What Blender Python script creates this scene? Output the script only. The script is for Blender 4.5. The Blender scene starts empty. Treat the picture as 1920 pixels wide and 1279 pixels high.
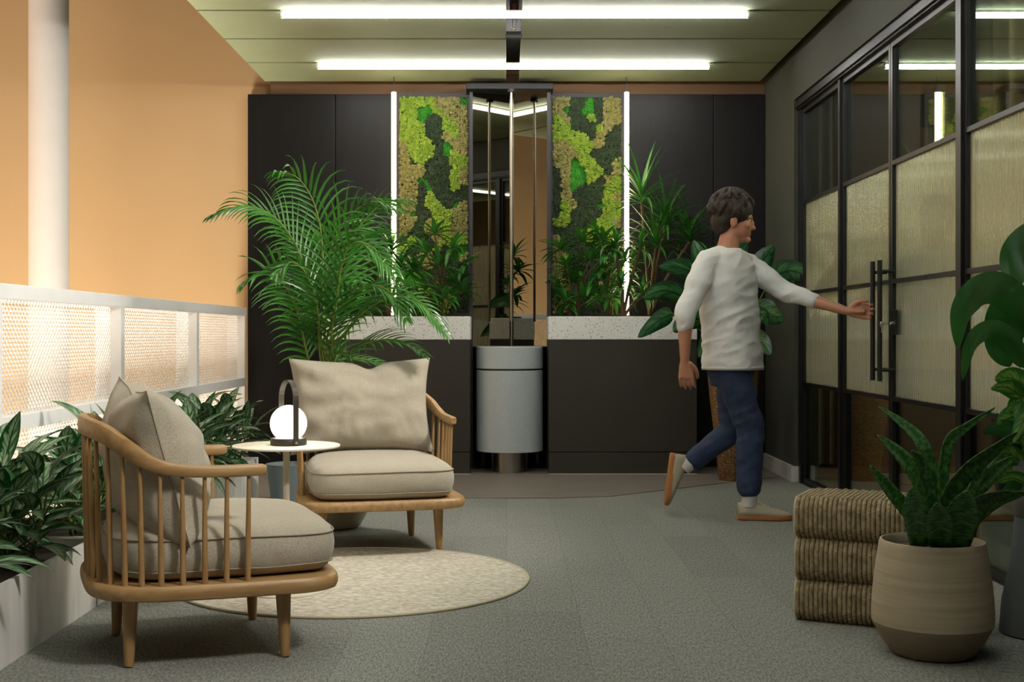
import bpy, bmesh, math, random
from mathutils import Vector, Matrix, Euler, noise
R = random.Random(7)
C = bpy.context.scene.collection
PI = math.pi
F = 2350.0          # focal length in photo pixels
EYE = 0.97          # camera height

def W(px, py, Y):   # a measured photo point at distance Y -> metres
    return Vector(((px-950)*Y/F, Y, EYE-(py-626)*Y/F))

# ------------------------------------------------------------------ materials
def lin(c):
    c = c/255.0
    return c/12.92 if c <= 0.04045 else ((c+0.055)/1.055)**2.4
def col(r, g, b): return (lin(r), lin(g), lin(b), 1)

def newmat(name):
    m = bpy.data.materials.new(name); m.use_nodes = True
    nt = m.node_tree; nt.nodes.clear()
    out = nt.nodes.new('ShaderNodeOutputMaterial')
    return m, nt, out
def N(nt, t, **kw):
    n = nt.nodes.new(t)
    for k, v in kw.items():
        if k in n.inputs: n.inputs[k].default_value = v
        else: setattr(n, k, v)
    return n
def coords(nt, scale=(1,1,1), kind='Object', rot=(0,0,0)):
    tc = N(nt, 'ShaderNodeTexCoord'); mp = N(nt, 'ShaderNodeMapping')
    mp.inputs['Scale'].default_value = scale; mp.inputs['Rotation'].default_value = rot
    nt.links.new(tc.outputs[kind], mp.inputs['Vector']); return mp.outputs['Vector']
def ramp(nt, fac, stops):
    r = N(nt, 'ShaderNodeValToRGB'); e = r.color_ramp.elements
    while len(e) < len(stops): e.new(0.5)
    for i, (p, c) in enumerate(stops): e[i].position = p; e[i].color = c
    nt.links.new(fac, r.inputs['Fac']); return r.outputs['Color']

def mat(name, c, rough=0.6, metal=0.0, c2=None, nscale=8, stretch=(1,1,1), bump=0.0, bscale=60, detail=4,
        stops=(0.35, 0.65), sheen=0.0, spec=0.5, bstretch=None, trans=0.0, coat=0.0):
    m, nt, out = newmat(name)
    b = N(nt, 'ShaderNodeBsdfPrincipled'); b.inputs['Roughness'].default_value = rough
    b.inputs['Metallic'].default_value = metal; b.inputs['Specular IOR Level'].default_value = spec
    if sheen: b.inputs['Sheen Weight'].default_value = sheen
    if coat: b.inputs['Coat Weight'].default_value = coat; b.inputs['Coat Roughness'].default_value = .15
    c2 = c2 or tuple(min(255, x*0.985) for x in c)
    nz = N(nt, 'ShaderNodeTexNoise'); nz.inputs['Scale'].default_value = nscale; nz.inputs['Detail'].default_value = detail
    nt.links.new(coords(nt, stretch), nz.inputs['Vector'])
    cc = ramp(nt, nz.outputs['Fac'], [(stops[0], col(*c)), (stops[1], col(*c2))])
    nt.links.new(cc, b.inputs['Base Color'])
    if bump:
        n2 = N(nt, 'ShaderNodeTexNoise'); n2.inputs['Scale'].default_value = bscale; n2.inputs['Detail'].default_value = 3
        nt.links.new(coords(nt, bstretch or (1,1,1)), n2.inputs['Vector'])
        bp = N(nt, 'ShaderNodeBump'); bp.inputs['Strength'].default_value = bump; bp.inputs['Distance'].default_value = 0.004
        nt.links.new(n2.outputs['Fac'], bp.inputs['Height']); nt.links.new(bp.outputs['Normal'], b.inputs['Normal'])
    sh = b.outputs[0]
    if trans:
        t = N(nt, 'ShaderNodeBsdfTranslucent'); nt.links.new(cc, t.inputs['Color'])
        mx = N(nt, 'ShaderNodeMixShader'); mx.inputs[0].default_value = trans
        nt.links.new(sh, mx.inputs[1]); nt.links.new(t.outputs[0], mx.inputs[2]); sh = mx.outputs[0]
    nt.links.new(sh, out.inputs['Surface'])
    return m

def emis(name, c, s):
    m, nt, out = newmat(name)
    e = N(nt, 'ShaderNodeEmission'); e.inputs['Color'].default_value = col(*c); e.inputs['Strength'].default_value = s
    nt.links.new(e.outputs[0], out.inputs['Surface']); return m

def leafmat(name, edge, mid, rough=0.35, var='mid', vscale=6, trans=0.18, mids=(0.25, 0.6), spec=0.5):
    """leaf: UV x runs across (0..1), y along; variegation lies between the midrib and the margin"""
    m, nt, out = newmat(name)
    uv = N(nt, 'ShaderNodeTexCoord'); sp = N(nt, 'ShaderNodeSeparateXYZ'); nt.links.new(uv.outputs['UV'], sp.inputs[0])
    def mth(op, a, bb=None):
        n = N(nt, 'ShaderNodeMath', operation=op)
        for i, v in enumerate((a, bb)):
            if v is None: continue
            if isinstance(v, (int, float)): n.inputs[i].default_value = v
            else: nt.links.new(v, n.inputs[i])
        return n.outputs[0]
    d = mth('MULTIPLY', mth('ABSOLUTE', mth('SUBTRACT', sp.outputs['X'], 0.5)), 2.0)     # 0 midrib, 1 margin
    nz = N(nt, 'ShaderNodeTexNoise'); nz.inputs['Scale'].default_value = vscale; nz.inputs['Detail'].default_value = 3
    if var == 'band':
        mp = N(nt, 'ShaderNodeMapping'); mp.inputs['Scale'].default_value = (1.0, 9.0, 1); nt.links.new(uv.outputs['UV'], mp.inputs[0]); nt.links.new(mp.outputs[0], nz.inputs['Vector'])
        cc = ramp(nt, nz.outputs['Fac'], [(0.42, col(*edge)), (0.58, col(*mid))])
    elif var == 'streak':
        ob = coords(nt, (1,1,1)); 
        # feathering that follows the side veins: v + 0.6*d
        k = mth('ADD', mth('MULTIPLY', sp.outputs['Y'], 7.0), mth('MULTIPLY', d, -2.2))
        cb = N(nt, 'ShaderNodeCombineXYZ'); nt.links.new(k, cb.inputs[0]); nt.links.new(mth('MULTIPLY', sp.outputs['X'], 1.2), cb.inputs[1])
        oi = N(nt, 'ShaderNodeNewGeometry')
        ad = N(nt, 'ShaderNodeVectorMath', operation='ADD'); nt.links.new(cb.outputs[0], ad.inputs[0])
        sc = N(nt, 'ShaderNodeVectorMath', operation='SCALE'); nt.links.new(ob, sc.inputs[0]); sc.inputs['Scale'].default_value = 3.0
        nt.links.new(sc.outputs[0], ad.inputs[1]); nt.links.new(ad.outputs[0], nz.inputs['Vector']); nz.inputs['Scale'].default_value = 2.2
        f = mth('SUBTRACT', nz.outputs['Fac'], mth('MULTIPLY', mth('POWER', d, 3.0), 0.5))
        f = mth('SUBTRACT', f, mth('MULTIPLY', mth('LESS_THAN', d, 0.09), 0.3))
        cc = ramp(nt, f, [(0.34, col(*edge)), (0.56, col(*mid))])
    else:
        nt.links.new(coords(nt), nz.inputs['Vector'])
        cc0 = ramp(nt, nz.outputs['Fac'], [(0.35, col(*edge)), (0.65, col(*mid))])
        cc = cc0
    b = N(nt, 'ShaderNodeBsdfPrincipled'); b.inputs['Roughness'].default_value = rough; b.inputs['Specular IOR Level'].default_value = spec
    nt.links.new(cc, b.inputs['Base Color'])
    t = N(nt, 'ShaderNodeBsdfTranslucent'); nt.links.new(cc, t.inputs['Color'])
    mx = N(nt, 'ShaderNodeMixShader'); mx.inputs[0].default_value = trans
    nt.links.new(b.outputs[0], mx.inputs[1]); nt.links.new(t.outputs[0], mx.inputs[2])
    nt.links.new(mx.outputs[0], out.inputs['Surface']); return m

M = {}
M['ochre'] = mat('ochre_paint', (202,170,126), .85, c2=(199,167,122), nscale=1.2, bump=.05, bscale=200)
M['brownwall'] = mat('brown_paint', (92,70,50), .8)
M['wallshade'] = mat('shaded_ochre_brown', (112,84,58), .8)  # brown that stands for the raft's shade on the ochre wall
M['graywall'] = mat('dark_grey_paint', (66,69,60), .75, bump=.05, bscale=200)
M['darkceil'] = mat('dark_ceiling_paint', (30,30,28), .9)
M['green'] = mat('green_ceiling_felt', (152,164,132), .8, c2=(147,159,127), nscale=3, bump=.12, bscale=400)
M['greenedge'] = mat('green_panel_edge', (70,84,58), .9)
M['white'] = mat('white_powder_coat', (238,238,238), .4)
M['whitemesh'] = mat('white_mesh_coat', (228,224,218), .45)
M['colwhite'] = mat('white_column_paint', (232,226,220), .7)
M['baseb'] = mat('white_gloss_trim', (200,200,196), .45)
M['black'] = mat('black_metal', (15,15,17), .38)
M['blackwood'] = mat('black_stained_wood', (24,23,22), .42, c2=(18,17,17), nscale=5, stretch=(14,14,.6), spec=.25)
M['blackframe'] = mat('black_frame', (30,28,28), .5)
M['brownfront'] = mat('dark_brown_laminate', (52,47,39), .5, c2=(46,42,35), nscale=30, stretch=(.6,1,8))
M['oak'] = mat('oak_wood', (176,142,96), .42, c2=(148,114,70), nscale=6, stretch=(1.2,9,9), detail=8, stops=(.3,.7), bump=.04, bscale=40)
M['oakv'] = mat('oak_wood_upright', (172,138,92), .42, c2=(145,111,68), nscale=6, stretch=(9,9,1.2), detail=8, stops=(.3,.7))
M['steel'] = mat('brushed_steel', (170,165,155), .28, metal=1.0, bump=.05, bscale=30, bstretch=(1,1,60))
M['cream'] = mat('cream_enamel', (236,228,210), .45)
M['creampole'] = mat('cream_metal', (205,196,176), .45)
M['lampmetal'] = mat('graphite_lamp_metal', (58,54,46), .45, metal=.2)
M['globe'] = emis('opal_globe', (255,240,218), 4.0)
M['ledwhite'] = emis('led_white', (252,250,246), 23.0)
M['ledwarm'] = emis('led_warm', (255,226,184), 14.0)
M['soil'] = mat('potting_soil', (38,30,24), .95, bump=.8, bscale=60)
M['pebble'] = mat('clay_pebbles', (70,60,54), .9, bump=1, bscale=50)
M['planter'] = mat('pale_streaked_planter', (226,226,222), .5, c2=(204,203,198), nscale=5, stretch=(3,3,.5), detail=5)
M['greypot'] = mat('blue_grey_pot', (118,130,134), .6, bump=.1, bscale=60)
M['beigepot'] = mat('beige_glazed_pot', (176,166,140), .35)
M['slatepot'] = mat('slate_planter', (86,92,94), .7, bump=.15, bscale=120)
M['cementpot'] = mat('grey_cement_pot', (98,100,98), .75, bump=.3, bscale=150)
M['tanpot'] = mat('tan_ceramic', (178,166,142), .65, c2=(164,151,127), nscale=6, stretch=(.4,.4,12), bump=.15, bscale=30, bstretch=(.3,.3,5))
M['tandark'] = mat('tan_ceramic_unglazed', (132,120,98), .7, c2=(124,112,91), nscale=6, stretch=(.4,.4,12))
M['skin'] = mat('skin', (186,132,104), .5, c2=(178,122,96), nscale=10)
M['hair'] = mat('brown_hair', (48,32,20), .65, c2=(30,20,13), nscale=30, bump=.8, bscale=70)
M['tee'] = mat('white_cotton', (222,222,220), .85, bump=.3, bscale=18)
M['denim'] = mat('blue_denim', (46,60,92), .85, c2=(38,50,78), nscale=20, bump=.25, bscale=26)
M['sock'] = mat('white_sock', (206,200,198), .9, bump=.3, bscale=120)
M['suede'] = mat('beige_suede', (180,170,148), .9)
M['gum'] = mat('gum_rubber', (176,116,66), .6)
M['lace'] = mat('shoe_lace', (196,188,168), .8)
M['eye'] = mat('eye_white', (220,215,205), .3)
M['iris'] = mat('iris', (50,38,30), .2)
M['curtain'] = mat('beige_curtain', (150,140,118), .9, c2=(140,130,108))
M['woodfloor'] = mat('oak_floor_boards', (120,88,58), .45, c2=(100,72,46), nscale=3, stretch=(8,1,1), detail=6)
M['silver'] = mat('silver_key', (200,198,190), .25, metal=1)
M['label'] = mat('dark_cloth_label', (50,48,46), .8)
M['leafpalm'] = leafmat('palm_leaf', (44,104,28), (66,130,40), rough=.33, var='plain', trans=.3, spec=.7)
M['palmstem'] = mat('palm_stem', (128,140,58), .5, c2=(104,122,44), nscale=20)
M['cane'] = mat('brown_cane', (92,72,46), .8, bump=.5)
M['leafagl'] = leafmat('variegated_leaf', (24,76,30), (150,178,142), rough=.33, var='streak', trans=.12)
M['leafdark'] = leafmat('dark_strap_leaf', (38,100,30), (66,136,44), rough=.3, var='plain', trans=.22, spec=.7)
M['leafrhapis'] = leafmat('fan_leaf', (44,104,36), (70,138,50), rough=.4, var='plain', trans=.2)
M['leafsans'] = leafmat('snake_plant_leaf', (30,76,32), (74,124,56), rough=.4, var='band', vscale=2.4, trans=.06)
M['leafbig'] = leafmat('broad_glossy_leaf', (32,84,34), (50,108,44), rough=.25, var='plain', trans=.2, spec=.8)
M['leafpothos'] = leafmat('pothos_leaf', (46,112,34), (132,170,84), rough=.35, var='streak', trans=.2)
M['leafrubber'] = leafmat('rubber_leaf', (26,72,36), (66,120,72), rough=.25, var='streak', trans=.1)
M['stem'] = mat('green_stem', (84,112,50), .6)
for k, a, b in (('lime_moss',(146,172,62),(120,150,46)), ('olive_moss',(152,148,92),(132,129,76)), ('dark_moss',(64,82,56),(46,62,42)), ('green_moss',(50,130,30),(40,112,24))):
    M[k] = mat(k, a, .95, c2=b, nscale=30, bump=.6, bscale=150)

def carpet_mat():
    m, nt, out = newmat('grey_woven_carpet')
    b = N(nt, 'ShaderNodeBsdfPrincipled'); b.inputs['Roughness'].default_value = .95; b.inputs['Specular IOR Level'].default_value = .15
    nz = N(nt, 'ShaderNodeTexNoise'); nz.inputs['Scale'].default_value = 1; nz.inputs['Detail'].default_value = 5; nz.inputs['Roughness'].default_value = .7
    nt.links.new(coords(nt, (170, 42, 1), rot=(0,0,.10)), nz.inputs['Vector'])
    c = ramp(nt, nz.outputs['Fac'], [(.34, col(100,101,97)), (.5, col(136,138,132)), (.68, col(168,170,163))])
    br = N(nt, 'ShaderNodeTexBrick'); br.offset = .37
    for k, v in (('Scale', 1.0), ('Brick Width', 1.0), ('Row Height', .25), ('Mortar Size', .0012)): br.inputs[k].default_value = v
    br.inputs['Color1'].default_value = (1,1,1,1); br.inputs['Color2'].default_value = (.9,.9,.9,1); br.inputs['Mortar'].default_value = (.72,.72,.72,1)
    nt.links.new(coords(nt, (1,1,1), rot=(0,0,PI/2)), br.inputs['Vector'])
    mx = N(nt, 'ShaderNodeMix', data_type='RGBA', blend_type='MULTIPLY'); mx.inputs[0].default_value = 1
    nt.links.new(c, mx.inputs[6]); nt.links.new(br.outputs['Color'], mx.inputs[7])
    nt.links.new(mx.outputs[2], b.inputs['Base Color'])
    bp = N(nt, 'ShaderNodeBump'); bp.inputs['Strength'].default_value = .6; bp.inputs['Distance'].default_value = .004
    nt.links.new(nz.outputs['Fac'], bp.inputs['Height']); nt.links.new(bp.outputs['Normal'], b.inputs['Normal'])
    nt.links.new(b.outputs[0], out.inputs['Surface']); return m
M['carpet'] = carpet_mat()
M['tile'] = mat('taupe_vinyl_plank', (134,124,116), .45, c2=(122,112,104), nscale=3, stretch=(1,9,1), detail=6)
M['rug'] = mat('beige_flatweave_rug', (216,210,194), .95, c2=(168,161,146), nscale=70, stretch=(.7,1.3,1), detail=12, stops=(.36,.66), bump=.6, bscale=220, spec=.1)
M['rugedge'] = mat('rug_binding', (196,186,156), .9)
M['speck'] = mat('gold_speckled_pot', (92,70,44), .6, c2=(160,120,70), nscale=110, detail=1, stops=(.5,.58), bump=.4, bscale=90)
M['terrazzo'] = mat('white_terrazzo', (236,237,234), .45, c2=(182,182,178), nscale=70, detail=1, stops=(.62,.66))
M['palegrey'] = mat('pale_grey_laminate', (186,194,198), .35, c2=(180,188,192), nscale=60, detail=1)

def fabric(name, c1, c2, s=520):
    m, nt, out = newmat(name)
    b = N(nt, 'ShaderNodeBsdfPrincipled'); b.inputs['Roughness'].default_value = .95; b.inputs['Specular IOR Level'].default_value = .1; b.inputs['Sheen Weight'].default_value = .25
    nz = N(nt, 'ShaderNodeTexNoise'); nz.inputs['Scale'].default_value = 1; nz.inputs['Detail'].default_value = 3
    nt.links.new(coords(nt, (s*.35, s, s*.25)), nz.inputs['Vector'])
    c = ramp(nt, nz.outputs['Fac'], [(.32, col(*c1)), (.62, col(*c2))]); nt.links.new(c, b.inputs['Base Color'])
    n2 = N(nt, 'ShaderNodeTexNoise'); n2.inputs['Scale'].default_value = 7; n2.inputs['Detail'].default_value = 2
    nt.links.new(coords(nt), n2.inputs['Vector'])
    b1 = N(nt, 'ShaderNodeBump'); b1.inputs['Strength'].default_value = .35; b1.inputs['Distance'].default_value = .03
    nt.links.new(n2.outputs['Fac'], b1.inputs['Height'])
    b2 = N(nt, 'ShaderNodeBump'); b2.inputs['Strength'].default_value = .5; b2.inputs['Distance'].default_value = .0015
    nt.links.new(nz.outputs['Fac'], b2.inputs['Height']); nt.links.new(b1.outputs['Normal'], b2.inputs['Normal'])
    nt.links.new(b2.outputs['Normal'], b.inputs['Normal']); nt.links.new(b.outputs[0], out.inputs['Surface']); return m
M['fabric'] = fabric('oatmeal_wool', (152,144,127), (182,174,157), 900)
M['piping'] = mat('oatmeal_piping', (150,142,122), .9)

def woven(name):
    m, nt, out = newmat(name)
    b = N(nt, 'ShaderNodeBsdfPrincipled'); b.inputs['Roughness'].default_value = .9; b.inputs['Specular IOR Level'].default_value = .1
    nz = N(nt, 'ShaderNodeTexNoise'); nz.inputs['Scale'].default_value = 60; nz.inputs['Detail'].default_value = 4
    nt.links.new(coords(nt, (1,1,.6)), nz.inputs['Vector'])
    c = ramp(nt, nz.outputs['Fac'], [(.35, col(132,116,90)), (.65, col(172,156,126))]); nt.links.new(c, b.inputs['Base Color'])
    bp = N(nt, 'ShaderNodeBump'); bp.inputs['Strength'].default_value = .5; bp.inputs['Distance'].default_value = .004
    nt.links.new(nz.outputs['Fac'], bp.inputs['Height']); nt.links.new(bp.outputs['Normal'], b.inputs['Normal'])
    nt.links.new(b.outputs[0], out.inputs['Surface']); return m
M['woven'] = woven('braided_jute')

def glass_mat(name, ribbed):
    m, nt, out = newmat(name)
    tr = N(nt, 'ShaderNodeBsdfTransparent'); gl = N(nt, 'ShaderNodeBsdfGlossy'); gl.inputs['Roughness'].default_value = .0 if not ribbed else .24
    gl.inputs['Color'].default_value = (.9,.95,.9,1) if not ribbed else (.74,.86,.78,1)
    lw = N(nt, 'ShaderNodeLayerWeight'); lw.inputs['Blend'].default_value = .35 if not ribbed else .5
    mx = N(nt, 'ShaderNodeMixShader')
    if not ribbed:
        tr.inputs['Color'].default_value = (.72,.76,.7,1)
        mr = N(nt, 'ShaderNodeMapRange'); mr.inputs['To Min'].default_value = .06; mr.inputs['To Max'].default_value = .75
        nt.links.new(lw.outputs['Fresnel'], mr.inputs['Value']); nt.links.new(mr.outputs[0], mx.inputs[0])
        nt.links.new(tr.outputs[0], mx.inputs[1]); nt.links.new(gl.outputs[0], mx.inputs[2]); nt.links.new(mx.outputs[0], out.inputs['Surface'])
    else:
        wv = N(nt, 'ShaderNodeTexWave', wave_type='BANDS', bands_direction='Y', wave_profile='SIN'); wv.inputs['Scale'].default_value = 1; wv.inputs['Distortion'].default_value = 0
        nt.links.new(coords(nt, (1, 10, 1)), wv.inputs['Vector'])
        bp = N(nt, 'ShaderNodeBump'); bp.inputs['Strength'].default_value = 1; bp.inputs['Distance'].default_value = .0014
        nt.links.new(wv.outputs['Fac'], bp.inputs['Height']); gl.inputs['Anisotropy'].default_value = .85; gl.inputs['Roughness'].default_value = .2; gl.inputs['Rotation'].default_value = .25
        tg = N(nt, 'ShaderNodeTangent', direction_type='RADIAL', axis='Z'); nt.links.new(tg.outputs[0], gl.inputs['Tangent'])
        df = N(nt, 'ShaderNodeBsdfDiffuse'); df.inputs['Color'].default_value = col(186,194,172)
        tl = N(nt, 'ShaderNodeBsdfTranslucent'); tl.inputs['Color'].default_value = col(200,205,185)
        nt.links.new(bp.outputs['Normal'], df.inputs['Normal'])
        tr.inputs['Color'].default_value = (.6,.66,.58,1)
        m1 = N(nt, 'ShaderNodeMixShader'); m1.inputs[0].default_value = .5; nt.links.new(df.outputs[0], m1.inputs[1]); nt.links.new(tl.outputs[0], m1.inputs[2])
        m2 = N(nt, 'ShaderNodeMixShader'); mr = N(nt, 'ShaderNodeMapRange'); mr.inputs['To Min'].default_value = .05; mr.inputs['To Max'].default_value = .42; nt.links.new(wv.outputs['Fac'], mr.inputs['Value']); nt.links.new(mr.outputs[0], m2.inputs[0]); nt.links.new(m1.outputs[0], m2.inputs[1]); nt.links.new(tr.outputs[0], m2.inputs[2])
        mx.inputs[0].default_value = .55; nt.links.new(m2.outputs[0], mx.inputs[1]); nt.links.new(gl.outputs[0], mx.inputs[2]); nt.links.new(mx.outputs[0], out.inputs['Surface'])
    return m
M['glass'] = glass_mat('clear_glass', False)
M['ribbed'] = glass_mat('reeded_glass', True)
def mirror_mat():
    m, nt, out = newmat('smoked_mirror')
    g = N(nt, 'ShaderNodeBsdfGlossy'); g.inputs['Color'].default_value = (.28,.27,.23,1); g.inputs['Roughness'].default_value = 0
    nt.links.new(g.outputs[0], out.inputs['Surface']); return m
M['mirror'] = mirror_mat()

# ------------------------------------------------------------------ mesh builder
class MB:
    def __init__(s): s.v = []; s.f = []; s.uv = []
    def add(s, vs, fs, uvs=None):
        o = len(s.v); s.v += [tuple(x) for x in vs]; s.f += [tuple(i+o for i in f) for f in fs]
        s.uv += uvs if uvs else [(0.5, 0.5)]*len(vs); return s
    def box(s, x0, x1, y0, y1, z0, z1, bev=0):
        if bev:
            bm = bmesh.new(); bmesh.ops.create_cube(bm, size=1)
            for v in bm.verts: v.co = Vector(((x0+x1)/2+v.co.x*(x1-x0), (y0+y1)/2+v.co.y*(y1-y0), (z0+z1)/2+v.co.z*(z1-z0)))
            bmesh.ops.bevel(bm, geom=bm.edges[:], offset=bev, segments=2, affect='EDGES', profile=.5)
            bm.verts.index_update()
            s.add([v.co[:] for v in bm.verts], [[v.index for v in f.verts] for f in bm.faces]); bm.free(); return s
        v = [(x,y,z) for x in (x0,x1) for y in (y0,y1) for z in (z0,z1)]
        return s.add(v, [(0,1,3,2),(4,6,7,5),(0,4,5,1),(2,3,7,6),(0,2,6,4),(1,5,7,3)])
    def tube(s, pts, rad, n=8, cap=True, flat=None):
        """sweep; rad a number or a list; flat = (rx, ry) factors list along (side, up)"""
        pts = [Vector(p) for p in pts]; m = len(pts)
        if isinstance(rad, (int, float)): rad = [rad]*m
        o = len(s.v); prev = None
        for i, p in enumerate(pts):
            t = (pts[min(i+1, m-1)]-pts[max(i-1, 0)])
            t = t.normalized() if t.length > 1e-9 else Vector((0,0,1))
            if prev is None:
                a = Vector((0,1,0)) if abs(t.z) > .9 else Vector((0,0,1))
                side = t.cross(a).normalized()
            else:
                side = (prev - t*prev.dot(t)).normalized()
            prev = side; up = side.cross(t).normalized()
            r = rad[i]; rx, ry = (r, r) if isinstance(r, (int, float)) else r
            for k in range(n):
                a = 2*PI*k/n; s.v.append(tuple(p+side*math.cos(a)*rx+up*math.sin(a)*ry)); s.uv.append((k/n, i/max(1, m-1)))
        for i in range(m-1):
            for k in range(n):
                s.f.append((o+i*n+k, o+i*n+(k+1)%n, o+(i+1)*n+(k+1)%n, o+(i+1)*n+k))
        if cap: s.f.append(tuple(o+k for k in reversed(range(n)))); s.f.append(tuple(o+(m-1)*n+k for k in range(n)))
        return s
    def lathe(s, prof, cx=0, cy=0, n=40, ry=1.0):
        o = len(s.v)
        for r, z in prof:
            for k in range(n):
                a = 2*PI*k/n; s.v.append((cx+r*math.cos(a), cy+r*ry*math.sin(a), z)); s.uv.append((k/n, z))
        for i in range(len(prof)-1):
            for k in range(n): s.f.append((o+i*n+k, o+i*n+(k+1)%n, o+(i+1)*n+(k+1)%n, o+(i+1)*n+k))
        s.f.append(tuple(o+k for k in reversed(range(n)))); s.f.append(tuple(o+(len(prof)-1)*n+k for k in range(n)))
        return s
    def rings(s, rs, cap=True):
        n = len(rs[0]); o = len(s.v)
        for r in rs: s.v += [tuple(p) for p in r]; s.uv += [(.5,.5)]*n
        for i in range(len(rs)-1):
            for k in range(n): s.f.append((o+i*n+k, o+i*n+(k+1)%n, o+(i+1)*n+(k+1)%n, o+(i+1)*n+k))
        if cap: s.f.append(tuple(o+k for k in reversed(range(n)))); s.f.append(tuple(o+(len(rs)-1)*n+k for k in range(n)))
        return s
    def ball(s, c, r, seg=16, rin=10, jit=0):
        rx, ry, rz = (r,)*3 if isinstance(r, (int, float)) else r
        vs = [(c[0], c[1], c[2]+rz)]
        for i in range(1, rin):
            th = PI*i/rin
            for k in range(seg):
                ph = 2*PI*k/seg; j = 1+R.uniform(-jit, jit)
                vs.append((c[0]+rx*j*math.sin(th)*math.cos(ph), c[1]+ry*j*math.sin(th)*math.sin(ph), c[2]+rz*j*math.cos(th)))
        vs.append((c[0], c[1], c[2]-rz)); L = len(vs)-1
        fs = [(0, 1+k, 1+(k+1)%seg) for k in range(seg)]
        for i in range(rin-2):
            for k in range(seg): fs.append((1+i*seg+k, 1+(i+1)*seg+k, 1+(i+1)*seg+(k+1)%seg, 1+i*seg+(k+1)%seg))
        fs += [(L, 1+(rin-2)*seg+(k+1)%seg, 1+(rin-2)*seg+k) for k in range(seg)]
        return s.add(vs, fs)
    def leaf(s, base, d, L, Wd, droop=.6, fold=.25, n=7, nrm=None, prof=None, twist=0, cols=1):
        """a blade leaving base along d, bending down by droop radians over its length"""
        d = Vector(d).normalized(); up = Vector(nrm) if nrm else Vector((0,0,1))
        side = d.cross(up)
        if side.length < .05: side = d.cross(Vector((R.uniform(-1,1), R.uniform(-1,1), 0)))
        side.normalize(); p = Vector(base)
        pts = [p.copy()]; dirs = [d.copy()]
        for i in range(n):
            ax = side
            q = Matrix.Rotation(-droop/n, 3, ax); d = (q @ d).normalized()
            p = p + d*(L/n); pts.append(p.copy()); dirs.append(d.copy())
        return s.blade(pts, Wd, side, fold, prof, twist, cols)
    def blade(s, pts, Wd, side, fold=.25, prof=None, twist=0, cols=1, face=None):
        face = Vector(face) if face is not None else None
        n = len(pts)-1; o = len(s.v); prof = prof or (lambda t: math.sin(PI*min(1, t**.75))**.8 if 0 < t < 1 else .0)
        nc = 2*cols+1; side = Vector(side)
        for i, p in enumerate(pts):
            p = Vector(p); t = i/n; d = (Vector(pts[min(i+1, n)])-Vector(pts[max(i-1, 0)])).normalized()
            if face is not None: side = d.cross(face)
            sd = (side - d*side.dot(d)); sd = sd.normalized() if sd.length > 1e-6 else Vector((1,0,0))
            if twist: sd = Matrix.Rotation(twist*t, 3, d) @ sd
            up = sd.cross(d).normalized(); w = Wd/2*max(prof(t), .03)
            for k in range(nc):
                u = (k-cols)/cols; s.v.append(tuple(p+sd*(w*u)+up*(abs(u)**1.3*fold*w))); s.uv.append(((u+1)/2, t))
        for i in range(n):
            for k in range(nc-1): s.f.append((o+i*nc+k, o+i*nc+k+1, o+(i+1)*nc+k+1, o+(i+1)*nc+k))
        return s
    def build(s, name, m, parent=None, smooth=False, loc=(0,0,0), fix=False):
        me = bpy.data.meshes.new(name); me.from_pydata(s.v, [], s.f)
        uvl = me.uv_layers.new(name='UVMap')
        vi = [0]*len(me.loops); me.loops.foreach_get('vertex_index', vi)
        flat = []
        for i in vi: flat += s.uv[i]
        uvl.data.foreach_set('uv', flat)
        me.materials.append(M[m] if isinstance(m, str) else m)
        if fix:
            bm = bmesh.new(); bm.from_mesh(me); bmesh.ops.recalc_face_normals(bm, faces=bm.faces[:]); bm.to_mesh(me); bm.free()
        if smooth:
            me.polygons.foreach_set('use_smooth', [True]*len(me.polygons))
            if smooth == 'auto':
                me.set_sharp_from_angle(angle=math.radians(40))
        me.update()
        o = bpy.data.objects.new(name, me); C.objects.link(o); o.location = loc
        if parent is not None: o.parent = parent
        return o

def catmull(pts, k=8, closed=False):
    pts = [Vector(p) for p in pts]; n = len(pts); out = []
    rng = range(n) if closed else range(n-1)
    for i in rng:
        if closed: p0, p1, p2, p3 = pts[(i-1)%n], pts[i], pts[(i+1)%n], pts[(i+2)%n]
        else: p0, p1, p2, p3 = pts[max(i-1,0)], pts[i], pts[i+1], pts[min(i+2,n-1)]
        for j in range(k):
            t = j/k
            out.append(.5*((2*p1)+(-p0+p2)*t+(2*p0-5*p1+4*p2-p3)*t*t+(-p0+3*p1-3*p2+p3)*t**3))
    if not closed: out.append(pts[-1].copy())
    return out

def thing(name, label, cat, loc=(0,0,0), rz=0, group=None):
    o = bpy.data.objects.new(name, None); C.objects.link(o); o.location = loc; o.rotation_euler = (0,0,rz)
    o.empty_display_size = .1
    return tag(o, label, cat, group)
def tag(o, label, cat, group=None):
    o['label'] = label; o['category'] = cat
    if group: o['group'] = group
    return o
def struct(name, mb, m, **k):
    o = mb.build(name, m, **k); 
    if k.get('parent') is None: o['kind'] = 'structure'
    return o
def kids(o): return [c for c in bpy.data.objects if c.parent == o]
def copy_tree(o, parent=None):
    c = o.copy(); C.objects.link(c); c.parent = parent
    for ch in kids(o): copy_tree(ch, c)
    return c
# ================================================================== THE ROOM
YB = 9.2
struct('floor', MB().box(-1.98, 2.02, -3, YB, -.12, 0), 'carpet')
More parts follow.
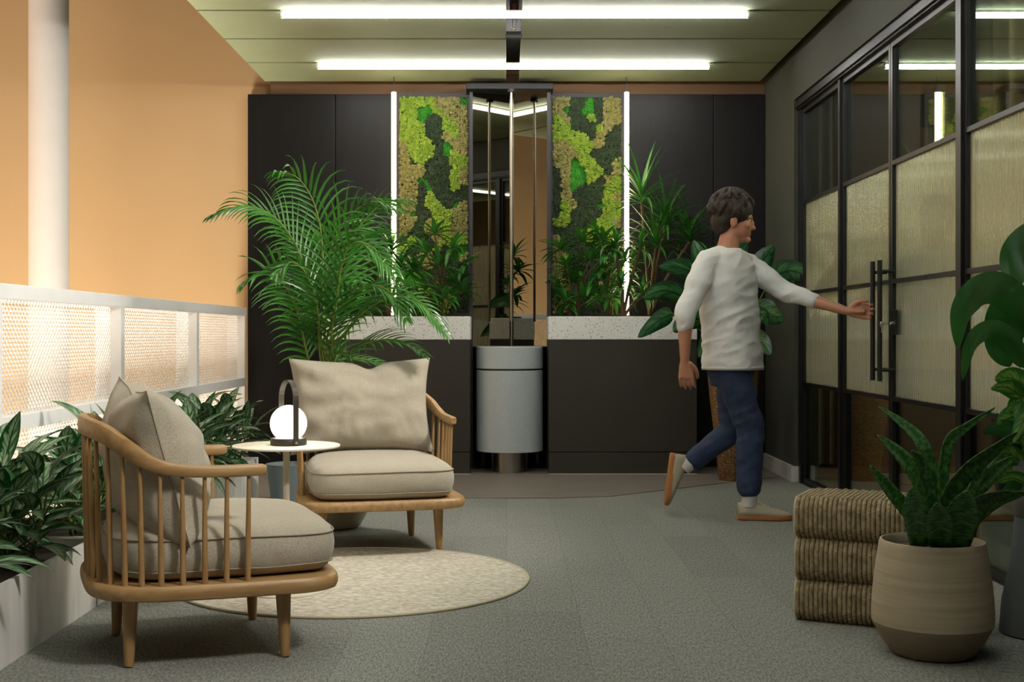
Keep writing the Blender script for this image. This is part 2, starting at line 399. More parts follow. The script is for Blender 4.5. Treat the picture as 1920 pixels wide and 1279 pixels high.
# vinyl strip in front of the counters; its carpet joint runs back at an angle towards the right corner
tp = [(-1.9,7.38),(.30,7.38),(.62,7.46),(1.55,8.25),(1.86,8.5),(1.86,9.1),(-1.9,9.1)]
m = MB(); m.rings([[(x,y,.0005) for x,y in tp],[(x,y,.004) for x,y in tp]]); struct('floor_2', m, 'tile')
struct('ceiling', MB().box(-1.98, 6, -3, YB, 3.3, 3.45), 'darkceil')
struct('wall_back', MB().box(-4.6, 2.02, YB, YB+.15, -3, 4.6), 'ochre')
struct('wall_left', MB().box(-4.75, -4.6, -3, YB, -3, 4.6), 'ochre')
struct('ceiling_2', MB().box(-4.6, -1.98, -3, YB, 4.6, 4.75), 'darkceil')
struct('floor_3', MB().box(-4.6, -1.98, -3, YB, -3.1, -3), 'white')
struct('wall_behind', MB().box(-4.75, 6, -3.15, -3, -3, 4.6), 'brownwall')
# right hand wall: pier at the far corner and the band above the glazed screen
struct('wall_right', MB().box(1.88, 2.04, 8.2, YB, 0, 3.3), 'graywall')
struct('wall_right_2', MB().box(1.88, 2.04, -3, 8.2, 2.5, 3.3), 'graywall')
struct('wall_right_3', MB().box(1.88, 2.04, -3, 2.2, 0, 2.5), 'graywall')
struct('baseboard_right', MB().box(1.86, 1.882, 8.185, 9.1, 0, .105, bev=.003).box(1.862, 1.94, 8.18, 8.2, 0, .105, bev=.003), 'baseb')
# the meeting room on the other side of the glass
struct('floor_4', MB().box(2.02, 6, -3, YB, -.12, -.001), 'woodfloor')
struct('wall_far', MB().box(2.04, 6, YB, YB+.15, 0, 3.3), 'brownwall')
struct('wall_right_4', MB().box(6, 6.15, -3.1, YB, 0, 3.3), 'brownwall')
struct('baseboard_back', MB().box(2.04, 6, 9.18, 9.2, 0, .1), 'woodfloor')
struct('baseboard_right_2', MB().box(5.98, 6, -3, 9.18, 0, .1), 'woodfloor')

struct('wall_shade_strip', MB().box(-1.72, 1.88, 9.12, 9.2, 2.712, 2.86), 'wallshade')  # added strip: shade above the black panels is put into its colour
# ---- glazed screen: window bays and the double door
XG = 1.94
def bay(kind, i, y0, y1):
    name = f'{kind}_{i}'
    fr = MB(); w = .028 if kind == 'door' else .024; dx = .02
    for (a, b) in ((y0, y0+w), (y1-w, y1)): fr.box(XG-dx, XG+dx, a, b, .005, 2.43)
    for z in (0.005, 2.43-.03): fr.box(XG-dx, XG+dx, y0+w, y1-w, z, z+.03)
    for z in (.635, 1.22, 1.81): fr.box(XG-dx, XG+dx, y0+w, y1-w, z, z+.022)
    o = struct(name, fr, 'black')
    for z0, z1, mm, nm in ((.035,.635,'glass','clear_pane'),(.657,1.22,'ribbed','reeded_pane'),(1.242,1.81,'ribbed','reeded_pane'),(1.832,2.40,'glass','clear_pane')):
        MB().box(XG-.003, XG+.003, y0+w, y1-w, z0, z1).build(nm, mm, o)
    return o
ys = [8.16, 7.19, 6.27, 5.29, 4.35, 3.28, 2.22]
bay('window', 1, ys[1]+.02, ys[0]-.03)
d1 = bay('door', 1, ys[2]+.003, ys[1]-.02)
d2 = bay('door', 2, ys[3]+.03, ys[2]-.003)
bay('window', 2, ys[4]+.02, ys[3]-.03); bay('window', 3, ys[5]+.02, ys[4]-.02); bay('window', 4, ys[6], ys[5]-.02)
fr = MB()
for y, a in ((ys[0],.03),(ys[1],.02),(ys[3],.03),(ys[4],.02),(ys[5],.02)): fr.box(XG-.035, XG+.035, y-a, y+a, 0, 2.43)
fr.box(XG-.045, XG+.045, 2.2, 8.2, 2.43, 2.5).box(XG-.06, XG-.045, 2.2, 8.19, 2.44, 2.47)
struct('trim_1', fr, 'black')
fr = MB().box(XG-.03, XG+.03, 2.2, 5.26, 0, .006).box(XG-.03, XG+.03, 7.2, 8.19, 0, .006)
struct('trim_2', fr, 'black')
def pull(par, y):
    m = MB()
    m.tube([(XG-.09, y, .735), (XG-.09, y, 1.335)], .0125, 12)
    for z in (.79, 1.28): m.tube([(XG-.09, y, z), (XG-.02, y, z)], .009, 10)
    h = m.build('handle', 'black', par, smooth='auto'); h['label'] = 'long black bar handle'
pull(d1, ys[2]+.065); pull(d2, ys[2]-.055)
for y, s in ((ys[2]+.065, 1), (ys[2]-.055, 1)):
    m = MB().tube([(XG+.09, y, .735), (XG+.09, y, 1.335)], .0125, 12)
    for z in (.79, 1.28): m.tube([(XG+.09, y, z), (XG+.02, y, z)], .009, 10)
    m.build('handle', 'black', d1 if y > ys[2] else d2, smooth='auto')
lk = MB().box(XG-.032, XG-.02, ys[2]-.12, ys[2]-.03, .965, 1.09, bev=.003).build('lock_plate', 'black', d2)
MB().tube([(XG-.05, ys[2]-.075, 1.02), (XG-.03, ys[2]-.075, 1.02)], .012, 14).build('lock_cylinder', 'silver', lk, smooth='auto')
kb = thing('key_bunch', 'small silver key bunch hanging in the glass door lock', 'keys', (XG-.055, ys[2]-.078, 1.02))
MB().box(-.022, 0, -.0015, .0015, -.006, .006).ball((-.03,0,0), (.011,.003,.011), 12, 8).build('key', 'silver', kb)
k2 = MB().box(-.034, -.026, .003, .006, -.045, -.008).ball((-.03,.0045,-.01), (.009,.002,.009), 12, 8).build('key', 'silver', kb)

# curtains and pendant in the room behind
def curtain(name, x0, x1, y0, y1, z0, z1, label, waves):
    m = MB(); n = waves*10; vs = []
    dx, dy = x1-x0, y1-y0; L = math.hypot(dx, dy); nx, ny = -dy/L, dx/L
    for zi in range(13):
        t = zi/12; z = z0+(z1-z0)*t
        for i in range(n+1):
            u = i/n; a = .045*math.sin(u*waves*2*PI+.5*math.sin(u*9)) * (1-.35*t)
            for sgn in (0, 1): vs.append((x0+dx*u+nx*(a+.004*sgn), y0+dy*u+ny*(a+.004*sgn), z))
    fs = []; w = 2*(n+1)
    for zi in range(12):
        for i in range(n):
            a = zi*w+2*i
            fs += [(a, a+2, a+2+w, a+w), (a+1, a+1+w, a+3+w, a+3)]
    for zi in range(12):
        for i in (0, n): a = zi*w+2*i; fs.append((a, a+1, a+1+w, a+w))
    m.add(vs, fs); o = thing(name, label, 'curtain', ((x0+x1)/2, (y0+y1)/2, 0))
    c = m.build('drape', 'curtain', o, smooth=True, loc=(-(x0+x1)/2, -(y0+y1)/2, 0))
    MB().tube([(x0-.03*dx/L, y0-.03*dy/L, z1+.01), (x1+.03*dx/L, y1+.03*dy/L, z1+.01)], .012, 8).build('curtain_track', 'black', o, loc=(-(x0+x1)/2, -(y0+y1)/2, 0))
curtain('curtain', 2.10, 2.50, 9.05, 9.05, .03, 3.27, 'beige pleated curtain in the room behind the glass at its far left corner', 5)
curtain('curtain', 2.62, 3.3, 6.75, 6.9, .03, 3.27, 'beige curtain hanging behind the glass near the right edge of the photo', 6)
pl = thing('pendant_lamp', 'black cylindrical pendant lamp behind the clear top pane of the glass door', 'lamp', (2.72, 8.0, 0))
MB().tube([(0,0,2.55),(0,0,3.3)], .004, 6).build('cord', 'black', pl)
MB().lathe([(.05,2.56),(.075,2.55),(.078,2.30),(.072,2.30),(.07,2.53)], n=28).build('lamp_shade', 'black', pl, smooth='auto')
# pots behind the glass at the right edge
bx = thing('planter_box', 'low pale box standing on the wood floor behind the glass under a grey pot', 'planter', (2.2, 5.22, 0))
MB().box(-.17, .17, -.16, .16, 0, .1, bev=.006).build('lower_box', 'planter', bx)
MB().box(-.165, .165, -.155, .155, .1, .208, bev=.006).build('upper_box', 'cementpot', bx)
gp = thing('flower_pot', 'grey cement pot on a low box behind the glass at the right edge', 'pot', (2.2, 5.22, .209))
MB().lathe([(.125,0),(.14,.01),(.145,.23),(.14,.24),(.132,.235),(.13,.205)], n=36).build('pot', 'cementpot', gp, smooth='auto')
MB().lathe([(.129,.19),(.129,.208),(.06,.215)], n=24).build('soil', 'pebble', gp, smooth='auto')

# ---- green acoustic ceiling raft, in panels with a dark service gap between its halves
ZR = 2.78
seam = [8.985, 8.37]+[8.37-.676*k for k in range(1, 14)]
rows = ['nearest the back wall', 'second from the back wall', 'third from the back wall', 'fourth from the back wall']
for k in range(len(seam)-1):
    for sd, (x0, x1) in (('left', (-1.735, -.003)), ('right', (.088, 1.815))):
        m = MB().box(x0, x1, seam[k+1]+.015, seam[k]-.015 if k else seam[k], ZR, ZR+.05, bev=.003)
        o = m.build('ceiling_panel', 'green', loc=(0,0,0))
        if k < 4: tag(o, f'grey green felt ceiling panel {sd} of the dark gap, {rows[k]}', 'ceiling panel', 'green ceiling panels')
        else: tag(o, f'green ceiling panel {sd} of the dark gap, above the picture and near the camera', 'ceiling panel', 'green ceiling panels')
# carrier channel in the gap, sprinkler
struct('trim_3', MB().box(-.02, .105, -1, 9.1, 2.92, 2.95).box(-.03,-.02,-1,9.1,2.83,2.95).box(.105,.115,-1,9.1,2.83,2.95), 'blackframe')
sp = thing('sprinkler', 'small metal fire sprinkler with a red cap in the dark ceiling gap', 'sprinkler', (.045, 7.42, 0))
MB().tube([(0,0,2.92),(0,0,2.86)], [.028,.022], 14).build('cap', mat('dark_red_cap', (92,34,26), .5), sp, smooth='auto')
m = MB().tube([(0,0,2.86),(0,0,2.845)], .012, 10).lathe([(.004,2.776),(.02,2.774),(.02,2.770),(.004,2.770)], n=16)
for s in (-1, 1): m.tube([(0,0,2.845),(.012*s,0,2.82),(.010*s,0,2.79),(0,0,2.776)], .003, 6)
m.build('deflector', 'silver', sp)
struct('trim_4', MB().box(-.01, .095, 7.58, 7.63, 2.775, 2.80), 'blackframe')

# ---- long white LED battens under every second seam
names = ['nearer to the back wall', 'at the top edge of the photo']
for k, y in enumerate((8.37, 7.018, 5.666, 4.314, 2.962, 1.61)):
    lb = names[k] if k < 2 else 'above the picture in front of the camera'
    t = thing('linear_light', f'long glowing white ceiling light bar, the one {lb}', 'light', (.045, y, ZR), group='ceiling light bars')
    MB().box(-1.31, 1.31, -.012, .012, -.012, .0, bev=0).build('housing', 'white', t)
    MB().tube([(-1.305,0,-.026),(1.305,0,-.026)], .0165, 12).build('diffuser', 'ledwhite', t, smooth='auto')
    for s in (-1, 1): MB().box(1.305*s-.005, 1.305*s+.005, -.0155, .0155, -.042, 0).build('end_cap', 'white', t)

# ---- black wall panels, moss frames, mirrored niche
YP = 9.1
for x0, x1, lb in ((-1.88, -1.246, 'tall black stained wood wall panel at the left end, beside the white railing'), (-1.242, -.80, 'tall black wood wall panel between the left one and the lit strip'),
                   (.87, 1.50, 'tall black wood wall panel right of the right glowing strip'), (1.504, 1.878, 'black wood wall panel at the far right corner behind the person')):
    tag(MB().box(x0, x1, YP, YB, 0, 2.71, bev=.003).build('wall_panel', 'blackwood'), lb, 'wall panel', 'black wall panels')

LM = """LLLLTTTG LLGGLTTT LLGDDLTT LLLDDLLT LLLDDTLT TLLLDGTT TLLLDGLT TDLDDDLL TTTDDDLT TTGDDDLT TTDGDDLD TTDLDDDD TTDLLDGT TGDDLLTT TTDTLLTT TDDTTLTT DLDDTLLL LDDDLDGG DDTTDDGT DDDTDDDD GGGDDDDD GGGDTDDD DDLLDTGD DDLDDLGD DDDDDLDD""".split()
RM = """TTDDGDTT TGDGGDTT LTDDLDTT LLDDDLTD LLLLDTDD TTLLLTDD TTTLDDDD TTGLLDDT DTGGLLDT DTGGLDTL DTGDDDLL DTDDDDLT DLTDDGLL DLDDDDLL LLDDDLLT DDDGLLLD TDDGLDLD TDDDDDDD TLDDGDDD TTDDDDTD TDGGDDDD TLDDDTDD TTDDDDDD TLDDDGDD TTTDDDDD""".split()
def moss_panel(x0, x1, z0, z1, grid, lb):
    t = thing('moss_panel', lb, 'moss panel', ((x0+x1)/2, YP, 0), group='framed moss panels'); cx = (x0+x1)/2
    MB().box(x0-.035-cx, x1+.035-cx, 0, .1, z0-.5, 2.71).build('backing', 'blackwood', t)
    f = MB()
    for a in ((x0-.028-cx, x0-cx, -.03, 0, z0-.03, z1+.03), (x1-cx, x1+.028-cx, -.03, 0, z0-.03, z1+.03), (x0-cx, x1-cx, -.03, 0, z1, z1+.03), (x0-cx, x1-cx, -.03, 0, z0-.03, z0)): f.box(*a)
    f.build('frame', 'blackframe', t)
    mbs = {k: MB() for k in 'LTDG'}; st = .0175
    nx, nz = int((x1-x0)/st), int((z1-z0)/st)
    for i in range(nx):
        for j in range(nz):
            x = x0+(i+.5)*(x1-x0)/nx+R.uniform(-.006,.006); z = z1-(j+.5)*(z1-z0)/nz+R.uniform(-.006,.006)
            gc = (x-x0)/(x1-x0)*8-.5; gr = (z1-z)/(z1-z0)*25-.5; wt = dict.fromkeys('LTDG', 0.0)
            for r in range(max(0, int(gr)-1), min(25, int(gr)+3)):
                for c in range(max(0, int(gc)-1), min(8, int(gc)+3)): wt[grid[r][c]] += math.exp(-((gc-c)**2+(gr-r)**2)/.55)
            for q_, kk in enumerate('LTDG'): wt[kk] += .30*noise.noise(Vector((x*22, z*22, q_*7)))
            k = max(wt, key=wt.get)
            if k == 'G':
                mbs[k].ball((x-cx, -.006, z), (.017,.014,.017), 7, 5, .12)
            else:
                d = .010+.014*abs(noise.noise(Vector((x*9, z*9, 4)))) + (.012 if k in 'LT' else 0)
                rr = R.uniform(.0105, .0135)
                mbs[k].ball((x-cx, -d, z), (rr, d+.002, rr), 6, 4, .35); d += R.uniform(-.004,.007)
                for q in range(5):
                    a = q*1.256+R.uniform(-.4,.4); mbs[k].ball((x-cx+.0095*math.cos(a), -d-R.uniform(.006,.02), z+.0095*math.sin(a)), rr*.42, 5, 4, .3)
    for k, nm in (('L','lime_moss'),('T','olive_moss'),('D','dark_moss'),('G','green_moss')):
        o = mbs[k].build(nm, nm, t); o['kind'] = 'stuff'
moss_panel(-.772, -.283, 1.12, 2.68, LM, 'tall framed panel of lime, olive and dark green moss left of the mirrors')
moss_panel(.335, .826, 1.12, 2.68, RM, 'tall framed panel of lime, olive and dark green moss right of the mirrors')

ms = thing('mirrored_niche', 'smoked mirror niche folded inwards behind the pale round pedestal', 'mirror', (.02, YP, 0))
def slab(p, q, z0, z1, th=.012):
    p = Vector(p); q = Vector(q); n = Vector((-(q-p).y, (q-p).x, 0)).normalized()*th
    vs = [(v.x, v.y, z) for z in (z0, z1) for v in (p, q, q+n, p+n)]
    return MB().add(vs, [(3,2,1,0),(4,5,6,7),(0,1,5,4),(1,2,6,5),(2,3,7,6),(3,0,4,7)])
slab((-.262,-.125,0), (.012,-.006,0), 0, 2.70).build('mirror_pane', 'mirror', ms)
slab((.018,-.006,0), (.268,-.125,0), 0, 2.70).build('mirror_pane', 'mirror', ms)
MB().box(-.285, -.262, -.16, 0, 0, 2.72).build('side_frame', 'blackframe', ms); MB().box(.268, .295, -.16, 0, 0, 2.72).build('side_frame', 'blackframe', ms)
MB().box(-.31, .31, -.24, .0, 2.70, 2.745, bev=.004).build('canopy', 'blackwood', ms)
MB().tube([(.015,-.016,0),(.015,-.016,2.70)], .006, 8).build('corner_trim', 'steel', ms)
hr = thing('hanging_rod', 'slim grey metal rod hanging from the canopy in front of the mirrors', 'rod', (.033, YP-.225, 0))
MB().tube([(0,0,1.06),(0,0,2.68)], .0095, 12).build('rod', 'steel', hr, smooth='auto')
MB().lathe([(.03,2.68),(.03,2.70)], n=20).build('ceiling_plate', 'blackframe', hr, smooth='auto')

# ---- counters
def counter(x0, x1, lb):
    t = thing('planter_counter', lb, 'counter', ((x0+x1)/2, 8.86, 0), group='brown counters with white tops'); h = (x1-x0)/2
    MB().box(-h+.004, h-.004, -.222, .235, .006, .153).build('plinth', 'brownfront', t)
    MB().box(-h+.002, h-.002, -.224, .235, .157, .928, bev=.002).build('body', 'brownfront', t)
    MB().box(-h, h, -.23, .235, .93, 1.09, bev=.004).build('worktop', 'terrazzo', t)
    MB().box(-h, h, -.232, -.222, 0, .006).build('floor_trim', 'white', t)
    MB().box(-h+.03, h-.03, -.12, .21, 1.088, 1.1).build('soil', 'soil', t)
counter(-1.276, -.25, 'dark brown planting counter with white speckled top, left of the pedestal')
counter(.287, 1.313, 'dark brown planting counter with white speckled top, right of the pedestal')

pd = thing('round_pedestal', 'round pale grey pedestal with a dark seam, on a steel foot between the counters', 'pedestal', (.02, 8.83, 0))
MB().lathe([(.125,0),(.125,.15)], n=48).build('steel_foot', 'steel', pd, smooth='auto')
MB().lathe([(.2,.148),(.232,.15),(.235,.153),(.235,.712),(.228,.716)], n=64).build('drum', 'palegrey', pd, smooth='auto')
MB().lathe([(.222,.714),(.222,.728)], n=48).build('seam', 'black', pd, smooth='auto')
MB().lathe([(.228,.726),(.235,.73),(.235,.876),(.231,.88),(.19,.88)], n=64).build('top_drum', 'palegrey', pd, smooth='auto')

# ---- vertical LED strips, each hung on a thin cable
for x, lb in ((-.794, 'vertical warm glowing light strip left of the left moss panel'), (.845, 'vertical warm glowing light strip right of the right moss panel')):
    t = thing('vertical_light', lb, 'light', (x, 8.82, 1.095), group='vertical light strips')
    MB().tube([(0,0,0),(0,0,1.575)], .016, 14).build('diffuser', 'ledwarm', t, smooth='auto')
    MB().tube([(0,.018,0),(0,.018,1.58)], .008, 8).build('housing', 'white', t)
    MB().tube([(0,0.01,1.58),(0,.01,1.69)], .0025, 6).build('cable', 'black', t)

# ---- white railing with expanded metal infill
XR = -1.885
posts = [9.05, 7.66, 6.16, 4.66, 3.16, 1.66]
t = thing('metal_railing', 'white metal railing with diamond mesh infill above the planting on the left', 'railing', (XR, 0, 0))
fr = MB()
fr.box(-.13, 0, .2, 9.09, 1.10, 1.16, bev=.003); fr.build('top_rail', 'white', t)
MB().box(-.13, 0, .2, 9.08, .595, .655, bev=.002).build('middle_rail', 'white', t)
MB().box(-.13, 0, .2, 9.08, .02, .08, bev=.002).build('bottom_rail', 'white', t)
for y in posts: MB().box(-.129, -.001, y-.028, y+.028, 0, 1.105, bev=.002).build('post', 'white', t)
def exmesh(y0, y1, z0, z1):
    """expanded metal: rows of zigzag strands touching at their knuckles"""
    m = MB(); L = .034; H = .0165; ny = max(2, round((y1-y0)/(L/2))); dy = (y1-y0)/ny
    nz = round((z1-z0)/H); dz = (z1-z0)/nz; tx, tz = .0022, .0016
    for r in range(nz):
        zc = z0+(r+.5)*dz; o = len(m.v)
        for i in range(ny+1):
            z = zc + (dz*.46 if (i+r) % 2 else -dz*.46); y = y0+i*dy
            for a, b in ((-tx,-tz),(tx,-tz),(tx,tz),(-tx,tz)): m.v.append((a-.055, y, z+b)); m.uv.append((.5,.5))
        for i in range(ny):
            for k in range(4): m.f.append((o+i*4+k, o+i*4+(k+1)%4, o+(i+1)*4+(k+1)%4, o+(i+1)*4+k))
    return m
for a, b in zip(posts[1:5], posts[:4]):
    exmesh(a+.022, b-.022, .655, 1.10).build('mesh_panel', 'whitemesh', t)
    exmesh(a+.022, b-.022, .08, .595).build('mesh_panel', 'whitemesh', t)
o = MB().lathe([(.115,-3),(.115,4.6)], -2.74, 7.5, n=40).build('column', 'colwhite', smooth='auto'); o['kind'] = 'structure'; o.name = 'trim_5'

# ---- round rug, stack of woven poufs
t = thing('round_rug', 'round beige flatweave rug with a pale bound edge on the grey carpet', 'rug', (-.605, 4.95, 0))
MB().lathe([(.685,0),(.685,.007)], n=96).build('rug_field', 'rug', t)
m = MB(); n = 96; m.tube([(.69*math.cos(2*PI*i/n), .69*math.sin(2*PI*i/n), .005) for i in range(n+1)], .0055, 8, cap=False); m.build('rug_edge', 'rugedge', t, smooth=True)

def pouf(name, z, lb, x=1.252, y=4.275, rz=.03, sd=1):
    """folded mat of braided cords: every cord runs round front, top and back"""
    t = thing(name, lb, 'floor cushion', (x, y, z), rz, group='stacked woven floor cushions')
    m = MB(); hx, hy, h = .235, .155, .132; prof = []
    r = .045
    def P(s): # closed rounded section (y,z)
        pts = []
        for cx_, cz_, a0 in ((hy-r, h-r, 0), (-hy+r, h-r, 90), (-hy+r, r, 180), (hy-r, r, 270)):
            for k in range(6):
                a = math.radians(a0+k*18); pts.append((cx_+r*math.cos(a)*s, cz_+r*math.sin(a)*s))
        return pts
    sec = [Vector((0,)+p) for p in P(1)]
    loop = catmull([Vector((0, p.y, p.z)) for p in sec], 4, True)
    nc = 30; cw = 2*hx/nc
    for i in range(nc):
        xc = -hx+(i+.5)*cw
        n = len(loop); rs = []
        o = len(m.v)
        for q, p in enumerate(loop):
            tn = (loop[(q+1)%n]-loop[q-1]).normalized(); nr = Vector((0, tn.z, -tn.y))
            wob = .0012*math.sin(q*1.9+(i%2)*PI)
            endk = 1-.04*(abs(xc)/hx)**8
            for a in range(6):
                an = 2*PI*a/6
                v = Vector((xc+math.cos(an)*cw*.53+wob, p.y*endk, h/2+(p.z-h/2)*endk))+nr*(math.sin(an)*cw*.42+wob*1.2)
                m.v.append(tuple(v)); m.uv.append((.5,.5))
        for q in range(n):
            for a in range(6): m.f.append((o+q*6+a, o+q*6+(a+1)%6, o+((q+1)%n)*6+(a+1)%6, o+((q+1)%n)*6+a))
    m.build('cords', 'woven', t, smooth=True)
    c = MB(); lp = [(p.y*.97, h/2+(p.z-h/2)*.97) for p in loop]
    c.rings([[(-hx+.004, a, b) for a, b in lp], [(hx-.004, a, b) for a, b in lp]]); c.build('core', 'woven', t)
    for s in (-1, 1): MB().tube([(s*(hx+.001), a, b) for a, b in lp]+[(s*(hx+.001),)+lp[0]], .004, 6, cap=False).build('edge_binding', 'rugedge', t, smooth=True)
pouf('woven_pouf', .004, 'brown braided floor cushion at the bottom of the stack beside the snake plant', rz=math.radians(-25))
pouf('woven_pouf', .143, 'brown braided floor cushion in the middle of the stack of three', rz=math.radians(-24.3))
pouf('woven_pouf', .283, 'brown braided floor cushion on top of the stack of three', rz=math.radians(-25.5))
# ================================================================== SEATING
def chair_outline(k=1.0, dx=0):
    half = [(.393,0),(.392,-.13),(.387,-.25),(.362,-.33),(.29,-.366),(.15,-.366),(-.06,-.352),(-.20,-.325),(-.29,-.27),(-.333,-.18),(-.343,0)]
    pts = half+[(x,-y) for x, y in reversed(half[1:-1])]
    return [Vector((p.x*k+dx, p.y*k, 0)) for p in catmull([(x,y,0) for x, y in pts], 5, True)]
def pillow(Wd, H, T, notch=.03, seedv=0, nu=44, nv=32, slump=0.0):
    m = MB(); rr = random.Random(seedv); front = []; back = []
    for side in (1, -1):
        for j in range(nv+1):
            v = -1+2*j/nv
            for i in range(nu+1):
                u = -1+2*i/nu
                x = Wd/2*u*(1-.085*(1-v*v)) ; y = H/2*v*(1-.10*(1-u*u))
                if v > 0: y -= notch*v*math.exp(-((u-.12)/.16)**2)
                t = T/2*((1-abs(u)**2.6)**.45)*((1-abs(v)**2.4)**.52)
                t *= 1-.10*v*abs(v) + slump*(-v)*.25
                # creases that radiate from the corners and run along the ends
                e = max(abs(u), abs(v))
                w = .014*math.sin(11*v+3*u+seedv)*max(0, abs(u)-.55)*2 + .008*math.sin(9*u-4*v)*max(0, abs(v)-.6)*2
                w += .022*noise.noise(Vector((u*2.0+seedv, v*2.4, side*3)))+.010*abs(noise.noise(Vector((u*5+seedv, v*3, side*3+5))))
                t = t*(1) + w*(1-e**6)
                m.v.append((side*t, x, y)); m.uv.append(((u+1)/2, (v+1)/2))
    w = nu+1; S = (nu+1)*(nv+1)
    for j in range(nv):
        for i in range(nu):
            a = j*w+i; m.f.append((a, a+1, a+1+w, a+w)); m.f.append((S+a, S+a+w, S+a+1+w, S+a+1))
    edge = [(-1+2*i/nu, -1) for i in range(nu+1)]+[(1, -1+2*j/nv) for j in range(1, nv+1)]+[(1-2*i/nu, 1) for i in range(1, nu+1)]+[(-1, 1-2*j/nv) for j in range(1, nv)]
    pts = []
    for u, v in edge:
        y = H/2*v*(1-.10*(1-u*u))
        if v > 0: y -= notch*v*math.exp(-((u-.12)/.16)**2)
        pts.append((0, Wd/2*u*(1-.085*(1-v*v)), y))
    pip = MB().tube(pts+[pts[0]], .0018, 6, cap=False)
    return m, pip
def make_chair(loc, rz, label, label_p, pz, pillow_kw):
    t = thing('spindle_armchair', label, 'armchair', loc, rz, 'oak spindle lounge chairs')
    S = MB(); prof = [(.955,.205),(.985,.210),(.997,.222),(1.0,.232),(.994,.243),(.978,.250),(.95,.2505)]
    S.rings([[Vector((p.x, p.y, z)) for p in chair_outline(k)] for k, z in prof]); S.build('seat_frame', 'oak', t, smooth='auto')
    half = [(.15,-.343,.574),(.02,-.345,.574),(-.09,-.342,.580),(-.17,-.330,.600),(-.232,-.300,.640),(-.285,-.245,.678),(-.322,-.155,.694),(-.336,0,.697)]
    full = half+[(x,-y,z) for x, y, z in reversed(half[:-1])]
    path = catmull(full, 7)
    rs = []; n = len(path)
    for i, p in enumerate(path):
        tg = (path[min(i+1,n-1)]-path[max(i-1,0)]).normalized()
        side = Vector((tg.y, -tg.x, 0)).normalized(); up = side.cross(tg).normalized()
        if up.z < 0: up = -up
        bk = max(0, min(1, (-p.x-.1)/.2)); hw = .0165; hh = .0180+.010*bk
        c = []
        e = min(i, n-1-i); sc = (.72, .93, 1)[min(2, e)] if e < 2 else 1
        for k in range(12):
            a = 2*PI*k/12; ca, sa = math.cos(a), math.sin(a)
            c.append(p+side*(hw*sc*math.copysign(abs(ca)**.55, ca))+up*(hh*sc*math.copysign(abs(sa)**.55, sa)))
        rs.append(c)
    MB().rings(rs).build('arm_rail', 'oak', t, smooth='auto')
    # spindles, spaced evenly along the rail
    d = [0]
    for i in range(1, n): d.append(d[-1]+(path[i]-path[i-1]).length)
    def at(s):
        for i in range(1, n):
            if d[i] >= s: f = (s-d[i-1])/(d[i]-d[i-1]); return path[i-1].lerp(path[i], f)
        return path[-1]
    L = d[-1]; cnt = 23
    for i in range(cnt):
        s = .05+(L-.1)*i/(cnt-1); p = at(s)
        q = Vector((p.x*.97+.002, p.y*.965, .245)); mid = p.lerp(q, .55)
        MB().tube([q, mid, Vector((p.x, p.y, p.z-.012))], [.0088,.0080,.0056], 10).build('spindle', 'oakv', t, smooth='auto')
    for x, y in ((.225,.265),(.225,-.265),(-.225,.213),(-.225,-.213)):
        MB().tube([(x*1.0,y*1.0,.003),(x*.99,y*.99,.02),(x*.97,y*.97,.21)], [.0135,.0150,.0240], 20).build('leg', 'oakv', t, smooth='auto')
    # seat cushion
    def co(k):
        pts = []
        for p in chair_outline(1): pts.append(p)
        return pts
    base = [(.385,0),(.383,-.16),(.370,-.255),(.33,-.300),(.24,-.312),(.05,-.308),(-.12,-.295),(-.215,-.255),(-.265,-.17),(-.28,0)]
    bb = base+[(x,-y) for x, y in reversed(base[1:-1])]
    out = catmull([(x,y,0) for x, y in bb], 6, True); nn = len(out); cx = .04
    def ring(ins, z, dz=0):
        r = []
        for i, p in enumerate(out):
            tg = (out[(i+1)%nn]-out[i-1]).normalized(); nr = Vector((-tg.y, tg.x, 0))
            if nr.dot(Vector((cx,0,0))-p) < 0: nr = -nr
            q = p+nr*ins; w = .0035*noise.noise(Vector((p.x*6, p.y*6, z*9+loc[0])))
            r.append(Vector((q.x, q.y, z+w+dz*0)))
        return r
    def sc(k, z): return [Vector((cx+(p.x-cx)*k, p.y*k, z+.006*noise.noise(Vector((p.x*5*k, p.y*5*k, loc[1]))))) for p in out]
    cm = MB(); rs = [sc(.4,.251), sc(.80,.2515), ring(.035,.256), ring(.014,.268), ring(.004,.286), ring(-.004,.31), ring(-.006,.335), ring(-.002,.362), ring(.006,.380), ring(.025,.398)]
    rs += [sc(.85,.410), sc(.70,.419), sc(.5,.425), sc(.3,.428), sc(.1,.429)]
    cm.rings(rs); cu = cm.build('seat_cushion', 'fabric', t, smooth=True)
    for r in (ring(-.002,.372), ring(.001,.282)):
        MB().tube(r+[r[0]], .0026, 6, cap=False).build('piping', 'piping', cu, smooth=True)
    # back pillow rests in the seat: a thing of its own
    P = thing('back_pillow', label_p, 'pillow', (0,0,0), 0, 'large oatmeal back pillows')
    m, pip = pillow(**pillow_kw)
    m.build('cover', 'fabric', P, smooth=True); pip.build('piping', 'piping', P, smooth=True)
    mw = Matrix.Translation(Vector(loc)) @ Matrix.Rotation(rz, 4, 'Z') @ Matrix.Translation(Vector(pz[0])) @ Euler(pz[1]).to_matrix().to_4x4()
    P.matrix_world = mw
    return t, P
